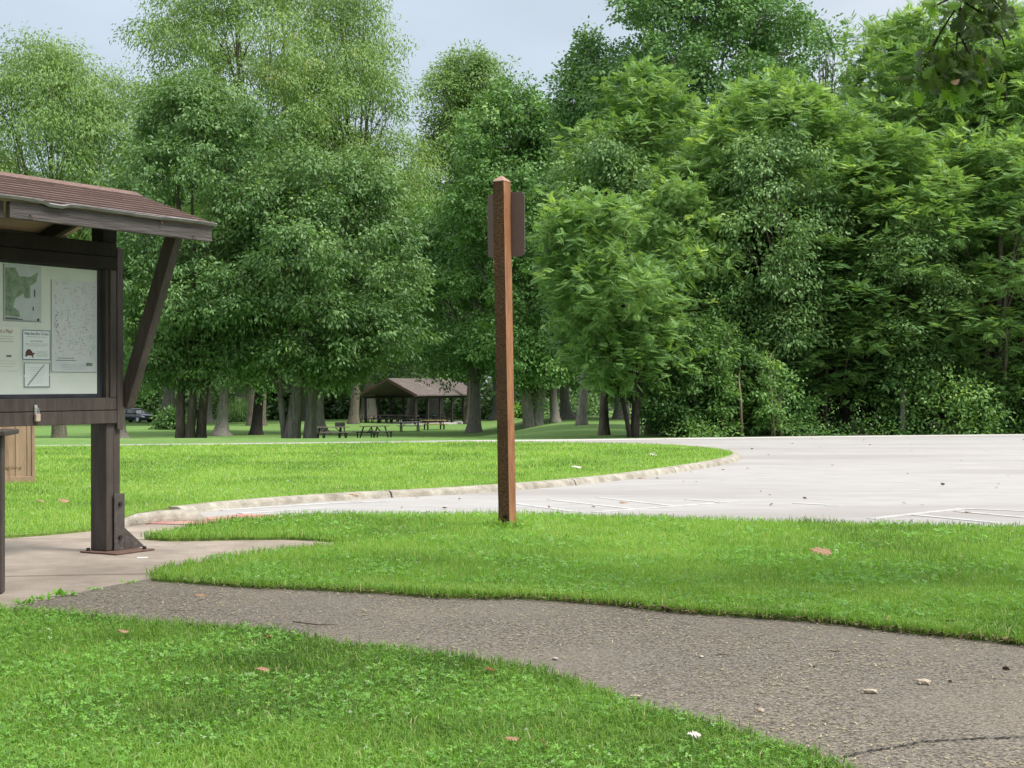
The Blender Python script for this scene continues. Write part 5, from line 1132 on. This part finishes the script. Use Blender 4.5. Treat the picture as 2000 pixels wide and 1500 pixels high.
for s in (-1, 1):
    for (a_, c_) in (((.25, 1.38), (1.17, .96)), ((-1.0, 1.37), (-1.78, 1.0)), ((-.35, 1.38), (-.38, 1.0))): MB().bar((a_[0], s * .625, a_[1]), (c_[0], s * .77, c_[1]), .05, .06).build('pillar', M['car_paint'], CAR)
for X in (-1.35, 1.42):
    for s in (-1, 1):
        b = MB(); b.tube([(X, s * .68, .32), (X, s * .72, .32), (X, s * .88, .32), (X, s * .90, .32)], [.30, .325, .325, .30], 20); wl = b.build('wheel', M['tyre'], CAR)
        b = MB(); b.tube([(X, s * .895, .32), (X, s * .912, .32)], [.23, .20], 16); b.build('rim', M['rim'], wl)
for s in (-1, 1):
    b = MB(); b.add([(2.02, s * .80, .60), (2.27, s * .66, .56), (2.20, s * .70, .70), (1.88, s * .83, .76)], [(0, 1, 2, 3)]); b.add([(2.05, s * .835, .60), (2.30, s * .70, .56), (2.25, s * .72, .69), (1.92, s * .86, .75)], [(0, 1, 2, 3)]); b.add([(2.05, s * .835, .60), (2.02, s * .80, .60), (1.88, s * .83, .76), (1.92, s * .86, .75)], [(0, 1, 2, 3)]); b.build('headlight', M['lamp_glass'], CAR)
    b = MB(); b.box(.85, 1.0, s * .93 - .08, s * .93 + .08, .96, 1.08); b.build('mirror', M['car_paint'], CAR, bev=.03)
b = MB(); b.box(2.30, 2.36, -.26, .26, .40, .50); b.build('licence_plate', M['table_white'], CAR)

# ------------------------------------------------------------------ small things on path and lawn
def litter(name, label, cat, u, v, size, m, seed, z=-.0125, flat_=.45, elong=1.3, rz=None):
    x, y = gp(u, v, z); rr = random.Random(seed); bm = bmesh.new(); bmesh.ops.create_icosphere(bm, subdivisions=1 if 'chip' in name else 2, radius=size / 2)
    for q in bm.verts:
        f = 1 + rr.uniform(-.38, .3); q.co = Vector((q.co.x * elong * f, q.co.y * .8 * f, max(-size * .12, q.co.z * flat_ * f * 1.6)))
    me = bpy.data.meshes.new(name); bm.to_mesh(me); bm.free(); o = link(name, me, m); o.location = (x, y, z + size * .12); o.rotation_euler = (0, 0, rz if rz is not None else rr.uniform(0, 3)); tag(o, label, cat); return o
litter('bark_chip', 'largest pale wood chip on the path near the right frame edge', 'wood chip', 1803, 1335, .046, M['chip'], 1, rz=-.4)
litter('bark_chip', 'flat pale wood chip left of the largest chip', 'wood chip', 1698, 1353, .040, M['chip'], 2, elong=1.6, rz=0)
litter('bark_chip', 'small pale chip in the middle of the path near the grass', 'wood chip', 1484, 1389, .028, M['chip'], 3)
litter('bark_chip', 'white chip lying against the near lawn edge', 'wood chip', 1243, 1364, .036, M['chip'], 4, elong=1.5, rz=0)
litter('bark_chip', 'tiny pale chip in the centre of the path', 'wood chip', 1371, 1283, .026, M['chip'], 5, flat_=.2)
litter('bark_chip', 'small brownish chip at the left middle of the path', 'wood chip', 1085, 1288, .03, M['dead_pale'], 6, flat_=.25)
litter('acorn', 'small round dark acorn right of the largest wood chip', 'acorn', 1856, 1332, .016, M['chip_dark'], 7, elong=1, flat_=.6)
litter('acorn', 'small dark acorn on the right centre of the path', 'acorn', 1590, 1303, .011, M['chip_dark'], 8, elong=1, flat_=.6)
litter('bark_chip', 'broken dark red chip at the right frame edge', 'wood chip', 1965, 1307, .034, M['chip_dark'], 9)
def dleaf(label, u, v, L_, m, seed, z=.0, rz=0, tilt=.3, lift=.03, name='fallen_leaf'):
    x, y = gp(u, v, z); rr = random.Random(seed); L1, md, L2 = oakleaf(rr, Vector((-L_ / 2, 0, 0)), Vector((1, 0, .05)), Vector((0, -tilt, 1)), L_); n = len(L1); me = bpy.data.meshes.new(name)
    P3 = [p + Vector((0, 0, .10 * L_ * rr.uniform(0, 1))) for p in L1] + md + [p + Vector((0, 0, .10 * L_ * rr.uniform(0, 1))) for p in L2]
    P3 = P3 + [p + Vector((0, 0, -.0012)) for p in P3]; fs = []
    for i in range(n - 1):
        fs += [(i, i + 1, n + i + 1, n + i), (n + i, n + i + 1, 2 * n + i + 1, 2 * n + i)]
    k = 3 * n; fs += [tuple(q + k for q in reversed(f)) for f in fs]; me.from_pydata([tuple(p) for p in P3], [], fs)
    o = link(name, me, m); o.location = (x, y, z + lift); o.rotation_euler = (0, 0, rz); tag(o, label, 'leaf'); return o
dleaf('large tan dead leaf lying on the middle lawn at right', 1603, 1090, .15, M['dead_leaf'], 1, lift=.05, rz=.1, tilt=.5)
dleaf('white upturned leaf at the path edge below the middle lawn', 1530, 1196, .07, M['dead_pale'], 2, rz=1.2, lift=.02, tilt=1)
dleaf('brown curled leaf at the path edge right of the white one', 1740, 1216, .075, M['dead_leaf'], 3, rz=.7, lift=.015, tilt=.9)
dleaf('small brown leaf at the path edge near the right frame side', 1856, 1220, .07, M['dead_leaf'], 4, rz=2, lift=.02)
dleaf('brown leaf at the path edge left of the white one', 1462, 1192, .06, M['dead_leaf'], 5, rz=.3, lift=.015)
dleaf('rust brown leaf in the near lawn at left', 240, 1252, .05, M['dead_leaf'], 6, lift=.045, rz=.4)
dleaf('dark red leaf in the near lawn left of centre', 525, 1262, .05, M['dead_red'], 7, lift=.045, rz=1.4)
dleaf('yellow leaf sunk in the near lawn', 512, 1326, .06, M['dead_leaf'], 8, lift=.04, rz=.5)
dleaf('reddish leaf in the near lawn below the path bend', 955, 1328, .05, M['dead_red'], 9, lift=.045, rz=1)
dleaf('brown leaf standing in the near lawn at bottom centre', 1068, 1480, .055, M['dead_red'], 10, lift=.04, rz=1.5, tilt=1.5)
dleaf('dark leaf beside the bottom centre brown leaf', 1000, 1470, .045, M['dead_leaf'], 11, lift=.045, rz=.2)
dleaf('orange brown leaf on the lawn left of the kiosk post', 122, 985, .12, M['dead_leaf'], 12, lift=.04, rz=.1)
dleaf('small orange leaf left of the larger one by the kiosk', 78, 986, .09, M['dead_leaf'], 13, lift=.04, rz=.7)
dleaf('pale leaf lying on the middle of the island lawn', 1126, 917, .14, M['dead_pale'], 14, lift=.04, rz=.1)
dleaf('pale leaf on the island lawn near its right tip', 1275, 892, .14, M['dead_pale'], 15, lift=.04, rz=.4)
dleaf('tan leaf lying on the lot against the kerb', 1253, 935, .13, M['dead_leaf'], 16, z=LOT, lift=.01, rz=.4)
dleaf('tan leaf resting on the kerb near the lot entrance', 690, 968, .12, M['dead_leaf'], 17, z=.01, lift=.012, rz=.9)
dleaf('brown leaf on the lot among the painted lines', 1218, 983, .10, M['dead_leaf'], 18, z=LOT, lift=.01, rz=.2)
dleaf('dark leaf on the lot near the right painted lines', 1893, 1002, .09, M['dead_leaf'], 19, z=LOT, lift=.01, rz=.2)
dleaf('brown leaf on the asphalt path at left', 390, 1163, .07, M['dead_leaf'], 20, z=-.012, lift=.004, rz=.2)
dleaf('yellowish leaf in near lawn at path corner', 1355, 1458, .05, M['dead_pale'], 21, lift=.04, rz=.2)
def twig(label, px, r, m=M['chip_dark']):
    q = [gp(u, v, -.01) for u, v in px]; x0, y0 = q[0]; b = MB(); b.tube([(x - x0, y - y0, .004 + .004 * (i % 2)) for i, (x, y) in enumerate(q)], [r] * (len(q) - 1) + [r * .4], 6); o = b.build('twig', m, loc=(x0, y0, -.0125 + r)); tag(o, label, 'twig')
twig('thin curved twig on the left part of the asphalt path', [(572, 1216), (590, 1220), (620, 1222), (662, 1224)], .003)
twig('straw coloured twig on the path near the concrete', [(332, 1194), (360, 1195), (392, 1194)], .0025, M['twig'])
twig('tiny dark twig on the path right of centre', [(1622, 1273), (1640, 1277)], .003)
twig('thin dark twig left of the pale centre chip', [(1398, 1281), (1425, 1282)], .002)
x, y = gp(278, 1089, -.018); b = MB(); b.box(-.035, .035, -.02, .02, 0, .003); o = b.build('paper_scrap', M['paper'], loc=(x, y, -.0195)); o.rotation_euler = (0, 0, .2); tag(o, 'white scrap lying on concrete pad right of the post foot', 'litter')
# weeds growing in the seam between pad and asphalt
def weed(label, u, v, n, L_, seed):
    x, y = gp(u, v, -.015); rg = np.random.default_rng(seed); V = []; T_ = []
    for k in range(n):
        a = rg.uniform(0, 2 * PI); e_ = rg.uniform(.2, 1.1); l_ = L_ * rg.uniform(.6, 1.2); d = np.array([math.cos(a) * math.cos(e_), math.sin(a) * math.cos(e_), math.sin(e_)]); s_ = np.array([-math.sin(a), math.cos(a), 0]) * l_ * .22; o_ = np.array([rg.normal(0, .03), rg.normal(0, .012), 0])
        V.append([o_, o_ + d * l_ * .5 + s_, o_ + d * l_, o_ + d * l_ * .5 - s_]); T_.append(rg.uniform(.3, .9))
    o = link('seam_weed', quadmesh('seam_weed', np.array(V), np.array(T_)), M['clover']); o.location = (x, y, -.014); tag(o, label, 'weed', 'weeds in the seam of the path')
weed('leafy weed in the seam nearest the left frame edge', 48, 1180, 30, .04, 1)
weed('low weed in the path seam left of the upright one', 84, 1172, 26, .04, 2)
weed('upright weed sprig in the path seam below the kiosk', 120, 1164, 26, .055, 3)
weed('tiny weed in the path seam near the lawn corner', 180, 1152, 18, .025, 4)
weed('flat weed tuft in the path seam at the lawn corner', 255, 1139, 22, .025, 5)
print('OBJECTS', len(bpy.data.objects), 'POLYS', sum(len(m_.polygons) for m_ in bpy.data.meshes))
